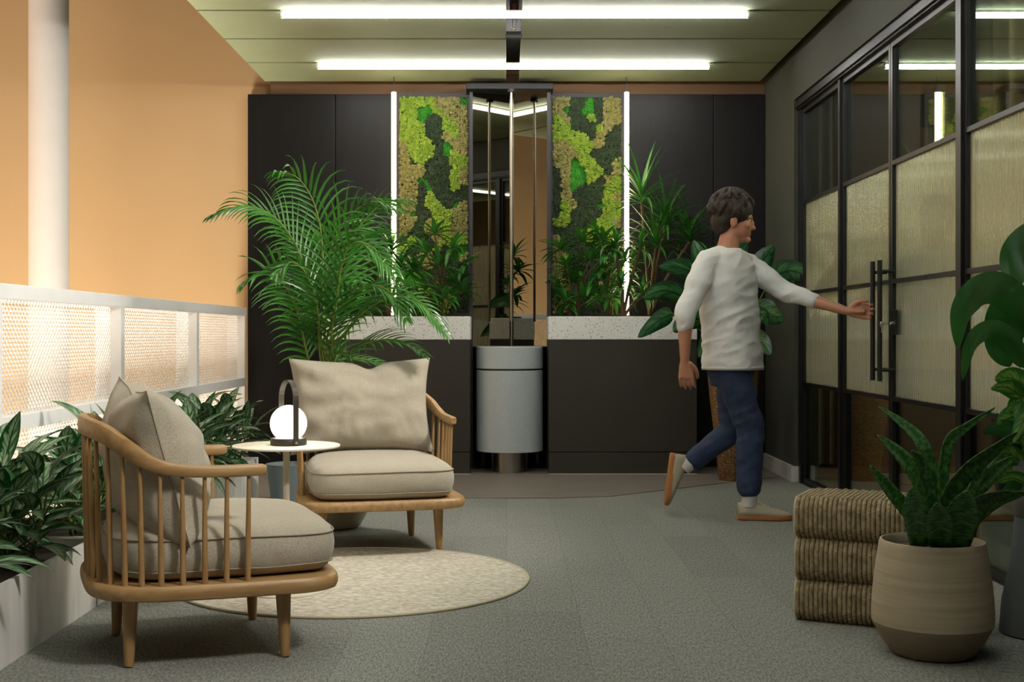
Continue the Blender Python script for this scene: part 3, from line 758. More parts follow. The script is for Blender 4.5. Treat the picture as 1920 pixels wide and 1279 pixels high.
# fabric label on the near pillow
c1, p1 = make_chair((-.971,3.925,0), math.radians(22), 'oak spindle lounge chair at the front left, seen from its side', 'grey beige pillow on the front chair, corner poking between the spindles',
    ((-.135,-.01,.592), (.03,-.27,.02)), dict(Wd=.66, H=.47, T=.29, notch=.05, seedv=3, slump=.4))
c2, p2 = make_chair((-.61,5.76,0), math.radians(-76), 'oak spindle lounge chair behind the lamp table, facing the camera', 'grey beige pillow on the chair that faces the camera',
    ((-.165,-.035,.632), (.0,-.22,0)), dict(Wd=.67, H=.455, T=.21, notch=.032, seedv=8))
lb = MB().box(.0, .002, -.006, .006, -.016, .016).build('fabric_label', 'label', p1, loc=(.0,-.285,-.19)); lb.rotation_euler = (0.3,0,-.5); lb['label'] = 'small dark sewn-in label'

# side table and lamp
t = thing('side_table', 'small round cream side table on a thin pole between the two chairs', 'table', (-.826, 4.70, 0))
MB().lathe([(.19,.545),(.199,.546),(.2,.5475),(.2,.552),(.198,.5535)], n=72).build('tabletop', 'cream', t, smooth='auto')
MB().tube([(0,0,.012),(0,0,.546)], .0125, 16).build('pole', 'creampole', t, smooth='auto')
MB().lathe([(.15,.0075),(.15,.0125),(.145,.015),(.02,.016)], n=48).build('base', 'creampole', t, smooth='auto')
t = thing('table_lamp', 'portable lamp with glowing opal globe and dark strap handle on the cream table', 'lamp', (-.818, 4.70, .554))
MB().lathe([(.064,0),(.0675,.002),(.0675,.024),(.066,.026),(.05,.027)], n=48).build('base', 'lampmetal', t, smooth='auto')
g = MB(); prof = []
for k in range(19):
    a = -52+k*142/18; a = math.radians(a); prof.append((max(.0685*math.cos(a), .0005), .080+.0685*math.sin(a)))
g.lathe(prof, n=48); g.build('lamp_shade', 'globe', t, smooth=True)
h = MB(); az = math.radians(-58); ux, uy = math.cos(az), math.sin(az); pts = []
W2 = .0715
pts = [(W2, z) for z in (.004,.04,.08,.12,.15,.17)]+[(W2*math.cos(a)*.999, .17+.0715*math.sin(a)) for a in [PI*k/14 for k in range(1,14)]]+[(-W2, z) for z in (.17,.15,.12,.08,.04,.004)]
rs = []
for r_, z in pts: pass
nn = len(pts)
for i, (r_, z) in enumerate(pts):
    a = Vector((pts[min(i+1,nn-1)][0]-pts[max(i-1,0)][0], 0, pts[min(i+1,nn-1)][1]-pts[max(i-1,0)][1])).normalized()
    nr = Vector((a.z, 0, -a.x))*.0022; c = Vector((r_,0,z)); wv = .0105
    q = [c+nr+Vector((0,-wv,0)), c+nr+Vector((0,wv,0)), c-nr+Vector((0,wv,0)), c-nr+Vector((0,-wv,0))]
    rs.append([Vector((v.x*ux-v.y*uy, v.x*uy+v.y*ux, v.z)) for v in q])
h.rings(rs); h.build('handle', 'lampmetal', t)
b = MB()
for s in (1,-1): b.tube([(ux*s*.0735, uy*s*.0735, .013),(ux*s*.077, uy*s*.077, .013)], .005, 12)
b.build('screw', 'silver', t, smooth='auto')

# ================================================================== PLANTS
def up_cone(tilt, az): return Vector((math.sin(tilt)*math.cos(az), math.sin(tilt)*math.sin(az), math.cos(tilt)))
# -- planter troughs along the railing
def trough(y0, y1, lb):
    t = thing('planter_box', lb, 'planter', (-1.655, (y0+y1)/2, 0), group='pale planter boxes along the railing'); h = (y1-y0)/2
    m = MB(); w = .195
    for a in ((-w,w,-h,-h+.012),(-w,w,h-.012,h),(-w,-w+.012,-h+.012,h-.012),(w-.012,w,-h+.012,h-.012)): m.box(*a, 0, .245)
    m.build('box', 'planter', t); MB().box(-w+.012, w-.012, -h+.012, h-.012, .01, .215).build('soil', 'soil', t)
trough(2.75, 4.455, 'pale streaked planter box at the front left corner')
trough(4.475, 5.92, 'pale planter box behind the front chair, along the railing')
trough(5.94, 7.37, 'pale planter box at the far end of the railing')
agl_protos = []
def aglaonema(loc, lb, rz, sc=1, proto=None, n=30, seedv=0):
    rr = random.Random(seedv)
    t = thing('variegated_foliage_plant', lb, 'plant', loc, rz, 'variegated plants along the railing')
    if proto is not None:
        t.scale = (sc,)*3
        for ch in kids(proto): copy_tree(ch, t)
        return t
    lf = MB(); st = MB()
    for s_ in range(4):
        bx_, by_ = rr.uniform(-.05,.05), rr.uniform(-.05,.05)
        H = rr.uniform(.10,.2); top = Vector((bx_*1.8, by_*1.8, H)); st.tube([(bx_,by_,0),top], .007, 6)
        for i in range(n//3):
            k = i/(n//3); az = i*2.4+s_*1.3+rr.uniform(-.3,.3); tilt = .25+1.15*(1-k)+rr.uniform(-.15,.15)
            d = up_cone(tilt, az); b0 = Vector((bx_,by_,0)).lerp(top, .25+.75*k); pe = b0+d*rr.uniform(.06,.12)+Vector((0,0,.02))
            st.tube([b0, pe], .003, 5)
            lf.leaf(pe, d+Vector((0,0,.15)), rr.uniform(.17,.25), rr.uniform(.058,.08), droop=rr.uniform(.5,1.25), fold=.28, n=8, twist=rr.uniform(-.4,.4), cols=2,
                    prof=lambda t_: (math.sin(PI*t_**.72))**.9)
    f = lf.build('foliage', 'leafagl', t, smooth=True); st.build('stem', 'stem', t, smooth=True)
    t.scale = (sc,)*3
    return t
rr = random.Random(5)
spots = []
for i, y in enumerate((3.05,3.38,3.70,4.02,4.30,4.70,5.05,5.40,5.75,6.12,6.42,6.72,7.0,7.25)):
    spots.append((-1.66+(.06 if i % 2 else -.05), y))
where = {0:'nearest the camera in the front planter box',1:'second in the front planter box',2:'middle of the front planter box',3:'fourth in the front planter box, beside the front chair',
 4:'last in the front planter box, behind the chair back',5:'first in the second planter box, behind the front chair',6:'second in the second planter box behind the front chair',7:'third in the second planter box behind the front chair',8:'last in the second planter box',
 9:'nearest in the far planter box',10:'second in the far planter box',11:'middle of the far planter box',12:'fourth in the far planter box, left of the lamp',13:'last in the far planter box, beside the black panel'}
pr = []
for i, (x, y) in enumerate(spots):
    lbl = 'dark green and silver leafed plant '+where[i]
    if i < 4: pr.append(aglaonema((x,y,.214), lbl, rr.uniform(0,6), 1.0, None, 36, 20+i))
    else: aglaonema((x,y,.214), lbl, rr.uniform(0,6), rr.uniform(.95,1.12), pr[i%4])

# -- areca palm
def frond(t, pts, side, Lmax, start=.3, n=38, droop=1.0, wd=.0165, vee=.12, rr=random):
    pts = catmull(pts, 14); m = len(pts); d = [0]
    for i in range(1, m): d.append(d[-1]+(pts[i]-pts[i-1]).length)
    T = d[-1]; fr = MB(); st = MB(); S = Vector(side).normalized()
    st.tube(pts, [.0065*(1-.8*i/(m-1)) for i in range(m)], 6)
    def at(s):
        for i in range(1, m):
            if d[i] >= s:
                f = (s-d[i-1])/(d[i]-d[i-1]); return pts[i-1].lerp(pts[i], f), (pts[i]-pts[i-1]).normalized()
        return pts[-1], (pts[-1]-pts[-2]).normalized()
    for k in range(n):
        u = k/(n-1); s = T*(start+(1-start)*u)*.995; p, tg = at(s)
        sd = (S-tg*S.dot(tg)).normalized(); nrm = sd.cross(tg).normalized()
        if nrm.z < 0 and abs(nrm.z) > .2: nrm = -nrm
        L = 1.18*Lmax*(.45+.55*math.sin(PI*min(1,(u*.86+.12))**.8))*(1-.45*u**3)
        for s_ in (1, -1):
            ang = .88-.45*u+rr.uniform(-.02,.02)
            dr = tg*math.cos(ang)+sd*(s_*math.sin(ang))+nrm*(vee+rr.uniform(-.03,.03))
            ln = L*rr.uniform(.96,1.04); nseg = 6
            q = p.copy(); dd = dr.normalized(); lp = [q.copy()]
            for j in range(nseg):
                dd = (dd+Vector((0,0,-1))*(droop*.24*(j+1)/nseg*rr.uniform(.85,1.15))).normalized(); q = q+dd*(ln/nseg); lp.append(q.copy())
            fr.blade(lp, wd*rr.uniform(.85,1.1), tg, .5, prof=lambda t_: min(1, .35+t_*4)*(1-t_**2.2))
    f = fr.build('frond', 'leafpalm', t, smooth=False); st.build('stalk', 'palmstem', f, smooth=True)
palm = thing('areca_palm', 'tall feathery green palm in a beige pot behind the far chair', 'palm', (0,0,0))
rp = random.Random(11)
B = Vector((-.86, 6.28, .33))
def PW(lst):
    return [B+Vector((rp.uniform(-.03,.03), rp.uniform(-.02,.02), 0))]+[W(*q) for q in lst]
FR = [ # frond midribs from measured points (x, y, distance), side vector, leaflet length, bare share, pairs, droop
 ([(606,600,6.3),(606,500,6.32),(601,430,6.3),(585,372,6.25),(556,332,6.2),(520,322,6.1)], (1,.3,0), .30, .45, 24, 1.9),
 ([(608,600,6.4),(612,520,6.45),(625,455,6.5),(655,405,6.5),(700,378,6.45),(748,392,6.35)], (.8,.5,.2), .29, .42, 24, 1.5),
 ([(600,620,6.2),(582,530,6.15),(552,455,6.1),(512,405,6.05),(460,386,6.0),(402,402,5.95)], (.35,1,.45), .27, .45, 26, 1.4),
 ([(575,660,6.1),(562,600,6.05),(548,560,6.0),(525,525,5.9),(495,508,5.85),(460,530,5.8)], (.6,.8,.5), .26, .45, 22, 1.1),
 ([(620,640,6.45),(632,540,6.5),(650,470,6.55),(682,415,6.55),(722,380,6.55),(765,376,6.5)], (.6,.8,-.3), .24, .5, 20, 1.4),
 ([(622,650,6.1),(632,560,6.0),(643,490,5.95),(664,455,5.9),(700,465,5.85),(738,512,5.8)], (.9,.4,.3), .28, .5, 22, 1.0),
 ([(620,670,6.2),(648,625,6.1),(690,580,6.0),(740,558,5.95),(790,568,5.9),(835,622,5.85)], (.2,1,.6), .26, .33, 28, 1.1),
 ([(625,680,6.15),(655,660,6.1),(690,643,6.0),(725,636,5.95),(760,642,5.95),(797,664,5.9)], (.2,1,.4), .18, .4, 20, .7),
 ([(600,660,6.15),(598,600,6.0),(588,545,5.95),(568,505,5.9),(545,492,5.85),(520,515,5.8)], (1,.3,0), .25, .5, 18, 1.0),
 ([(612,660,6.2),(625,605,6.1),(650,560,6.05),(690,535,5.95),(732,548,5.9),(760,598,5.85)], (.9,.4,.3), .27, .42, 22, 1.1),
 ([(615,690,6.3),(640,675,6.3),(670,672,6.3),(705,678,6.3),(735,690,6.25)], (.2,1,.3), .13, .45, 14, .7),
]
for pts, sd, L, st_, n_, dr in FR: frond(palm, PW(pts), sd, L, st_, n_, dr, rr=rp)
cn = MB()
for k in range(7):
    a = k*.9; cn.tube([(B.x+.05*math.cos(a), B.y+.05*math.sin(a), .30), (B.x+.06*math.cos(a)+.01, B.y+.06*math.sin(a), .62)], [.011,.008], 7)
cn.build('cane', 'palmstem', palm, smooth=True)
t = thing('plant_pot', 'rounded beige pot holding the palm, partly hidden behind the far chair', 'pot', (B.x, B.y, 0))
MB().lathe([(.105,0),(.125,.01),(.17,.09),(.185,.18),(.18,.27),(.165,.325),(.155,.33),(.15,.32),(.15,.30)], n=14).build('pot', 'beigepot', t, smooth='auto')
MB().lathe([(.15,.27),(.15,.305),(.05,.31)], n=20).build('soil', 'soil', t)
t = thing('plant_pot', 'blue grey pot standing behind the side table at the end of the planter box', 'pot', (-1.235, 7.1, 0))
MB().lathe([(.085,0),(.095,.006),(.125,.22),(.128,.235),(.12,.236),(.116,.215)], n=40).build('pot', 'greypot', t, smooth='auto')
MB().lathe([(.112,.18),(.114,.205),(.04,.212)], n=20).build('soil', 'soil', t)

# -- plants growing out of the counters
def straps(t, c, n, L, wd, droop=1.1, tmin=.1, tmax=1.5, rr=R, mt='leafdark', up=0, flat=None):
    m = MB()
    for i in range(n):
        k = i/n; tilt = tmin+(tmax-tmin)*(1-k)**.9+rr.uniform(-.12,.12); az = i*2.4+rr.uniform(-.2,.2)
        d = up_cone(tilt, az)
        if flat: d = Vector((d.x, d.y*flat, d.z)).normalized()
        m.leaf(Vector(c)+Vector((0,0,.05*k)), d, L*rr.uniform(.75,1.1), wd*rr.uniform(.8,1.1), droop=droop*(.5+.7*(1-k))*rr.uniform(.7,1.3), fold=.35, n=8, prof=lambda q: min(1,.45+q*2.2)*(1-q**3.0))
    for i, v in enumerate(m.v):
        lim = 9.05-t.location.y
        if v[1] > lim-.06: m.v[i] = (v[0], lim-.06*math.exp(-(v[1]-lim+.06)/.06), v[2])
    return m.build('leaf_rosette', mt, t, smooth=True)
def dracaena(x, y, heads, lb, L=.3, wd=.03, n=26, seedv=1, droop=1.1):
    rr = random.Random(seedv); t = thing('dragon_tree', lb, 'plant', (x, y, 1.1), group='strap leafed plants on the counters')
    for hx, hy, hz, s in heads:
        straps(t, (hx-x, hy-y, hz-1.1), n, L*s, wd, droop, rr=rr, flat=.55)
        MB().tube(catmull([(0,0,-.02), ((hx-x)*.4, (hy-y)*.4, (hz-1.1)*.5), (hx-x, hy-y, hz-1.08)], 4), .011, 8).build('cane', 'cane', t, smooth=True)
    return t
def lady_palm(x, y, fans, lb, seedv=1):
    rr = random.Random(seedv); t = thing('lady_palm', lb, 'palm', (x, y, 1.1), group='fan leafed palms on the counters')
    for i, (fx, fz) in enumerate(fans):
        fy = -rr.uniform(.0,.16); hub = Vector((fx-x, fy, fz-1.1)); bx_ = rr.uniform(-.04,.04)
        MB().tube(catmull([(bx_,0,-.02),(bx_*.7+hub.x*.25, hub.y*.4, hub.z*.6), hub], 4), [.008]*9 if False else .006, 6).build('cane', 'cane', t, smooth=True)
        m = MB(); out = Vector((hub.x+rr.uniform(-.1,.1), -.15+rr.uniform(-.1,.15), .35)).normalized()
        sd = out.cross(Vector((0,0,1))).normalized(); n = 11
        for k in range(n):
            a = (k/(n-1)-.5)*4.0
            d = out*math.cos(a)+sd*math.sin(a)+Vector((0,0,.1))
            m.leaf(hub, d, rr.uniform(.14,.20), .036, droop=rr.uniform(.4,1.0), fold=.4, n=5, prof=lambda q: min(1,.25+q*2.4)*(1-q**4))
        m.build('fan_leaf', 'leafrhapis', t, smooth=True)
    return t
yc = 8.88
dracaena(-.83, 8.80, [(-.80,8.72,1.52,1.0),(-.90,8.75,1.36,.9),(-.74,8.70,1.40,.85),(-.98,8.78,1.58,.9)], 'strap leafed dragon plant at the foot of the left glowing strip', L=.26, wd=.036, n=24, seedv=2, droop=1.7)
def WX(px): return (px-950)*yc/F
def WZ(py): return EYE-(py-626)*yc/F
lady_palm(WX(828), yc, [(WX(a), WZ(b)) for a, b in ((800,478),(850,470),(780,510),(872,500),(825,500),(850,535),(800,545),(770,545),(835,560),(868,548),(815,440),(790,580))], 'leafy fan palm in front of the left moss panel', 3)
lady_palm(WX(1075), yc, [(WX(a), WZ(b)) for a, b in ((1050,470),(1090,455),(1062,505),(1105,490),(1075,530),(1048,540),(1110,530),(1130,510),(1090,560),(1060,570),(1125,560),(1135,480))], 'leafy fan palm in front of the right moss panel, nearest the mirrors', 4)
lady_palm(WX(1140), yc+.02, [(WX(a), WZ(b)) for a, b in ((1130,455),(1150,480),(1160,530),(1145,560),(1165,500),(1120,440))], 'small fan palm between the moss panel and the right glowing strip', 6)
dracaena(WX(1165), 8.74, [(WX(1150),8.70,WZ(470),.75),(WX(1195),8.68,WZ(475),.75),(WX(1160),8.68,WZ(545),.6),(WX(1200),8.7,WZ(560),.6)], 'low strap leafed dragon plant crossing the right glowing strip', L=.26, wd=.03, n=20, seedv=5, droop=1.8)
t = dracaena(WX(1215), 8.80, [(WX(1200),8.76,WZ(385),1.25),(WX(1245),8.78,WZ(430),1.1),(WX(1225),8.72,WZ(470),1.0),(WX(1290),8.8,WZ(460),1.0)], 'tall spiky dragon plant right of the right glowing strip', L=.36, wd=.024, n=30, seedv=9, droop=1.0)

# -- snake plant in the tan pot
t = thing('plant_pot', 'tan ceramic pot with darker tapered base at the front right', 'pot', (1.29, 3.80, 0))
MB().lathe([(.118,.092),(.179,.0925)] if False else [(.105,.0),(.12,.006),(.150,.045),(.1775,.098),(.1775,.1)], n=72).build('pot_foot', 'tandark', t, smooth='auto')
MB().lathe([(.1777,.1),(.179,.118),(.176,.18),(.166,.27),(.1555,.335),(.1525,.345),(.147,.346),(.142,.338),(.140,.30)], n=72).build('pot_body', 'tanpot', t, smooth='auto')
MB().lathe([(.14,.28),(.141,.318),(.05,.325)], n=30).build('soil', 'pebble', t)
t = thing('snake_plant', 'snake plant with broad mottled arching leaves in the tan pot', 'plant', (1.29, 3.80, .32))
SN = [([(1748,1012),(1752,933),(1733,846),(1703,805),(1648,762)],28,3.86),([(1742,1012),(1733,936),(1710,883),(1682,849),(1646,816)],31,3.80),([(1728,1015),(1699,959),(1668,919),(1632,873)],25,3.76),
 ([(1722,1026),(1717,967),(1712,912)],38,3.70),([(1765,1012),(1767,940),(1768,880),(1780,827),(1811,801),(1867,764)],22,3.84),([(1768,1014),(1773,939),(1809,886),(1854,849),(1908,810)],36,3.78),
 ([(1805,1018),(1822,964),(1842,937),(1896,921)],42,3.76),([(1761,1030),(1761,981),(1757,943)],42,3.69),([(1797,1028),(1801,967),(1815,920)],52,3.72),([(1741,1024),(1745,939),(1726,869),(1710,845)],21,3.73),
 ([(1812,1000),(1818,930),(1836,890),(1851,850)],22,3.86),([(1800,1012),(1840,960),(1875,935),(1925,925)],26,3.88),([(1778,1014),(1800,950),(1850,895),(1905,855)],34,3.88)]
for pts, w, Y in SN:
    yb = 3.80+(Y-3.80)*.9; P3 = []
    for i, (px, py) in enumerate(pts):
        k = i/(len(pts)-1); P3.append(W(px, py, yb+(Y-yb)*k+ (Y-3.8)*k*1.2)-Vector((1.29,3.80,.32)))
    cur = catmull(P3, 6); m = MB(); sd = Vector((1, R.uniform(-.25,.25), .0))
    ang = math.atan2(pts[-1][1]-pts[0][1], pts[-1][0]-pts[0][0])
    m.blade(cur, w*Y/F*1.08, Vector((-math.sin(ang), .3, -math.cos(ang)*1.0)) if abs(math.cos(ang)) > .2 else sd, .35, prof=lambda q: (.62+.38*min(1,q*2.5))*(1-max(0,(q-.5)/.5)**2.2), twist=R.uniform(-.35,.35), cols=2)
    o = m.build('leaf', 'leafsans', t, smooth=True)
    md = o.modifiers.new('thickness', 'SOLIDIFY'); md.thickness = .002

# -- big leafed plants at the right edge
t = thing('tall_planter', 'tall slate grey flared planter at the right edge of the photo', 'planter', (1.735, 4.05, 0))
MB().lathe([(.125,0),(.135,.006),(.128,.1),(.105,.22),(.092,.32),(.088,.38)], n=48).build('lower_body', 'slatepot', t, smooth='auto')
MB().lathe([(.088,.38),(.092,.385),(.094,.56),(.090,.565),(.084,.555),(.083,.53)], n=48).build('upper_body', 'cementpot', t, smooth='auto')
MB().lathe([(.083,.50),(.083,.54),(.03,.545)], n=24).build('soil', 'soil', t)
def broad(t, org, pts, w, mtl, fold=.2, sdv=None, tw=0, nm='leaf', prof=None, stalk=None):
    P3 = [W(*p)-Vector(org) for p in pts]; cur = catmull(P3, 7)
    d = (P3[-1]-P3[0]).normalized(); sd = Vector(sdv) if sdv else d.cross(Vector((0,1,.15)))
    Y = pts[0][2]; m = MB(); m.blade(cur, w*Y/F, sd, fold, prof=prof or (lambda q: (math.sin(PI*min(1,q)**.62)**.75) if 0<q<1 else 0.02), twist=tw, cols=2, face=(.15,1,.3) if sdv is None else None)
    o = m.build(nm, mtl, t, smooth=True)
    if stalk: MB().tube(catmull([W(*p)-Vector(org) for p in stalk]+[P3[0]], 5), .0045, 7).build('stalk', 'stem', o, smooth=True)
org = (1.735, 4.05, .545)
bp = thing('broad_leaf_plant', 'broad glossy leafed plant arching in from the right edge', 'plant', org)
base = (1957, 872, 4.05)
BL = [([(1925,600,4.0),(1882,549,3.95),(1838,549,3.9),(1803,588,3.88),(1796,655,3.88)],66,'leafbig',.3),([(1925,690,4.0),(1888,636,3.95),(1852,622,3.92),(1820,648,3.9),(1805,714,3.9)],44,'leafbig',.3),
 ([(1935,545,4.1),(1895,590,4.1),(1880,650,4.1),(1893,688,4.1)],84,'leafbig',.12),([(1985,450,4.0),(1940,462,4.0),(1908,488,3.97),(1902,548,3.95)],92,'leafbig',.25),
 ([(1960,640,4.05),(2010,560,4.0),(2060,540,4.0),(2100,600,4.0)],80,'leafbig',.25),([(1965,600,4.2),(1975,500,4.25),(1990,400,4.3),(2010,350,4.3)],90,'leafbig',.2)]
for pts, w, mt_, fo in BL: broad(bp, org, pts, w, mt_, fo, stalk=[base, ((base[0]+pts[0][0])/2+8, (base[1]+pts[0][1])/2, 4.05)])
po = thing('pothos_plant', 'trailing light green pothos below the broad leaves at the right edge', 'plant', org)
rr = random.Random(31)
PT = [((1960,740),(1865,712),46),((1955,700),(1900,676),30),((1950,760),(1858,728),36),((1960,800),(1870,795),50),((1960,830),(1842,812),40),((1950,880),(1858,855),36),((1970,780),(1890,770),60),((1960,860),(1880,838),40),
      ((1945,740),(1905,790),40),((1965,690),(1925,640),34),((1960,900),(1830,898),34),((1960,920),(1870,905),30),((1955,850),(1848,880),40),((1970,720),(1905,740),44),((1975,830),(1910,815),56),((1960,760),(1900,830),34),((1950,905),(1868,950),26)]
for (a, b), (c_, d_), w in PT:
    Y0 = 4.05+rr.uniform(-.05,.05); Y1 = Y0-rr.uniform(-.05,.12); sx = a+(c_-a)*.35; sy = b+(d_-b)*.2-8
    broad(po, org, [(sx,sy,Y0),((sx+c_)/2,(sy+d_)/2-10,(Y0+Y1)/2),(c_,d_,Y1)], w, 'leafpothos' if rr.random() < .7 else 'leafbig', .25, tw=rr.uniform(-.5,.5), stalk=[(1957,878,4.05)])

# -- rubbery plant in the tall speckled pot, behind the person
t = thing('tall_planter', 'tall tapered gold speckled pot behind the walking person', 'planter', (1.5, 8.3, 0))
MB().lathe([(.09,0),(.095,.005),(.125,.3),(.155,.55),(.17,.73),(.172,.75),(.163,.752),(.158,.72)], n=48).build('pot', 'speck', t, smooth='auto')
MB().lathe([(.155,.66),(.157,.71),(.05,.72)], n=24).build('soil', 'soil', t)
org = (1.5, 8.3, .72)
ru = thing('rubber_plant', 'large leafed plant in the tall speckled pot behind the person', 'plant', org)
RL = [([(1448,520,8.2),(1485,508,8.15),(1527,527,8.1)],46),([(1262,588,8.1),(1235,602,8.05),(1196,633,8.0)],36),([(1290,560,8.2),(1245,545,8.1),(1205,560,8.05)],40),([(1330,540,8.2),(1285,505,8.1),(1235,500,8.1)],44),
 ([(1372,500,8.3),(1382,455,8.3),(1392,425,8.3)],48),([(1418,570,8.3),(1445,590,8.2),(1470,600,8.1)],44),([(1410,600,8.2),(1428,590,8.1),(1440,612,8.1)],30),([(1330,600,8.2),(1290,600,8.1),(1262,622,8.0)],44),
 ([(1360,560,8.3),(1320,500,8.2),(1300,450,8.2)],44),([(1400,540,8.4),(1430,490,8.4),(1450,460,8.4)],44),([(1350,620,8.1),(1330,640,8.0),(1310,670,7.95)],40),([(1400,630,8.1),(1425,640,8.0),(1445,665,7.95)],40)]
for pts, w in RL:
    a = pts[0]; broad(ru, org, pts, w, 'leafrubber', .2, stalk=[(1375,698,8.3), ((1375+a[0])/2, (660+a[1])/2, 8.3)])
# small companion plant right of the counter end, in front of the black panel
# ================================================================== THE PERSON
def remeshed(mb, name, m, parent, vox, smooth_it=6, fac=.5, loc=(0,0,0)):
    o = mb.build('tmp', m); 
    a = o.modifiers.new('r', 'REMESH'); a.mode = 'VOXEL'; a.voxel_size = vox
    b = o.modifiers.new('s', 'SMOOTH'); b.iterations = smooth_it; b.factor = fac
    dg = bpy.context.evaluated_depsgraph_get(); me = bpy.data.meshes.new_from_object(o.evaluated_get(dg))
    bpy.data.objects.remove(o)
    me.name = name; me.materials.clear(); me.materials.append(M[m])
    me.polygons.foreach_set('use_smooth', [True]*len(me.polygons))
    n = bpy.data.objects.new(name, me); C.objects.link(n); n.location = loc
    if parent is not None: n.parent = parent
    return n
def limb(mb, pts, n=16, k=5):
    """pts: (x,y,z,r) or (x,y,z,rx,ry); rounded ends"""
    P_ = catmull([Vector(p[:3]) for p in pts], k); rad = []
    rs = [(p[3], p[4] if len(p) > 4 else p[3]) for p in pts]
    for i in range(len(pts)-1):
        for j in range(k):
            t = j/k; t = t*t*(3-2*t); rad.append((rs[i][0]*(1-t)+rs[i+1][0]*t, rs[i][1]*(1-t)+rs[i+1][1]*t))
    rad.append(rs[-1]); mb.tube(P_, rad, n)
    for e in (0, -1): r = rad[e]; mb.ball(P_[e], (min(r),)*3, 12, 8)
def torso(mb, secs, n=28, k=4):
    """horizontal sections (x,y,z,half width along the shoulder line, half depth, yaw)"""
    out = []
    for i in range(len(secs)-1):
        for j in range(k):
            t = j/k; out.append([secs[i][q]*(1-t)+secs[i+1][q]*t for q in range(6)])
    out.append(list(secs[-1])); rs = []
    for x, y, z, w, d, a in out:
        r = []
        for q in range(n):
            an = 2*PI*q/n; ca, sa = math.cos(an), math.sin(an)
            u = w*math.copysign(abs(ca)**.85, ca); v = d*math.copysign(abs(sa)**.85, sa)
            r.append((x+u*math.cos(a)-v*math.sin(a), y+u*math.sin(a)+v*math.cos(a), z))
        rs.append(r)
    mb.rings(rs)
PX, PY = 1.30, 6.55                     # stance foot
yaw = math.radians(42)                  # shoulder line: right shoulder near the camera and back, left one forward
sh = Vector((1.150, 6.555, 1.375)); a = Vector((math.cos(yaw), math.sin(yaw), 0))
RS = sh-a*.155+Vector((0,0,-.035)); LS = sh+a*.165+Vector((0,0,-.035))
hip = Vector((1.175, 6.57, .84)); ah = Vector((math.cos(math.radians(70)), math.sin(math.radians(70)), 0))
RH = hip-ah*.072; LH = hip+ah*.085
Rel = Vector((.905, 6.36, 1.075)); Rwr = Vector((.905, 6.37, .835))
Lel = Vector((1.475, 6.585, 1.185)); Lwr = Vector((1.738, 6.395, 1.085))
# legs: the near (right) one carries the weight, the far (left) one swings behind
RK = Vector((1.268, 6.53, .475)); RA = Vector((1.262, 6.535, .10)); LK = Vector((1.20, 6.67, .465)); LA = Vector((.968, 6.73, .262))
b = MB()
# trunk under the clothes, neck
torso(b, [(1.175,6.57,.80,.13,.095,yaw+.4),(1.175,6.57,.90,.14,.10,yaw+.3),(1.17,6.565,1.02,.13,.092,yaw+.1),(1.155,6.56,1.18,.15,.10,yaw),(1.15,6.555,1.32,.155,.098,yaw),(1.148,6.555,1.385,.115,.075,yaw),(1.145,6.553,1.405,.07,.06,yaw)])
nk = Vector((1.145, 6.553, 1.385)); hd = Vector((1.190, 6.545, 1.562))
limb(b, [(*nk,.062),(1.158,6.55,1.43,.056),(1.170,6.548,1.475,.056)])
for S_, E_, W_, r in ((RS,Rel,Rwr,1),(LS,Lel,Lwr,1)):
    limb(b, [(*S_,.052),(*S_.lerp(E_,.4),.046),(*S_.lerp(E_,.85),.038),(*E_,.036),(*E_.lerp(W_,.3),.038),(*E_.lerp(W_,.75),.028),(*W_,.024,.021)])
for H_, K_, A_ in ((RH,RK,RA),(LH,LK,LA)):
    limb(b, [(*H_,.088),(*H_.lerp(K_,.4),.078),(*H_.lerp(K_,.9),.055),(*K_,.052),(*K_.lerp(A_,.3),.054),(*K_.lerp(A_,.75),.036),(*A_,.033)])
# head, facing +x and a little down
fd = Vector((.985, -.10, -.12)).normalized(); ls = Vector((0,0,1)).cross(fd).normalized(); hu = fd.cross(ls)
def H(f, l, u): return hd+fd*f+ls*l+hu*u
def hball(c, r, **k):
    m_ = MB(); m_.ball((0,0,0), r, 20, 14); vs = [H(c[0]+v[0], c[1]+v[1], c[2]+v[2]) for v in m_.v]; b.add(vs, m_.f)
hball((-.012,0,.03),(.096,.076,.090)); hball((.03,0,-.03),(.062,.060,.075)); hball((.045,0,-.085),(.035,.034,.026)); hball((0.01,0,-.06),(.06,.056,.05))
hball((.064,0,.022),(.028,.052,.022)); hball((.088,0,-.012),(.016,.012,.026)); hball((.100,0,-.030),(.014,.014,.012))        # brow, nose bridge, nose tip
hball((.083,.012,-.036),(.010,.010,.008)); hball((.083,-.012,-.036),(.010,.010,.008))
hball((.083,0,-.058),(.011,.022,.006)); hball((.081,0,-.068),(.012,.020,.007)); hball((.078,0,-.092),(.018,.022,.016))        # lips, chin
for s in (1,-1): hball((.055,s*.038,-.022),(.026,.022,.022)); hball((-.008,s*.077,-.012),(.020,.008,.032)); hball((-.012,s*.082,-.004),(.010,.006,.020))
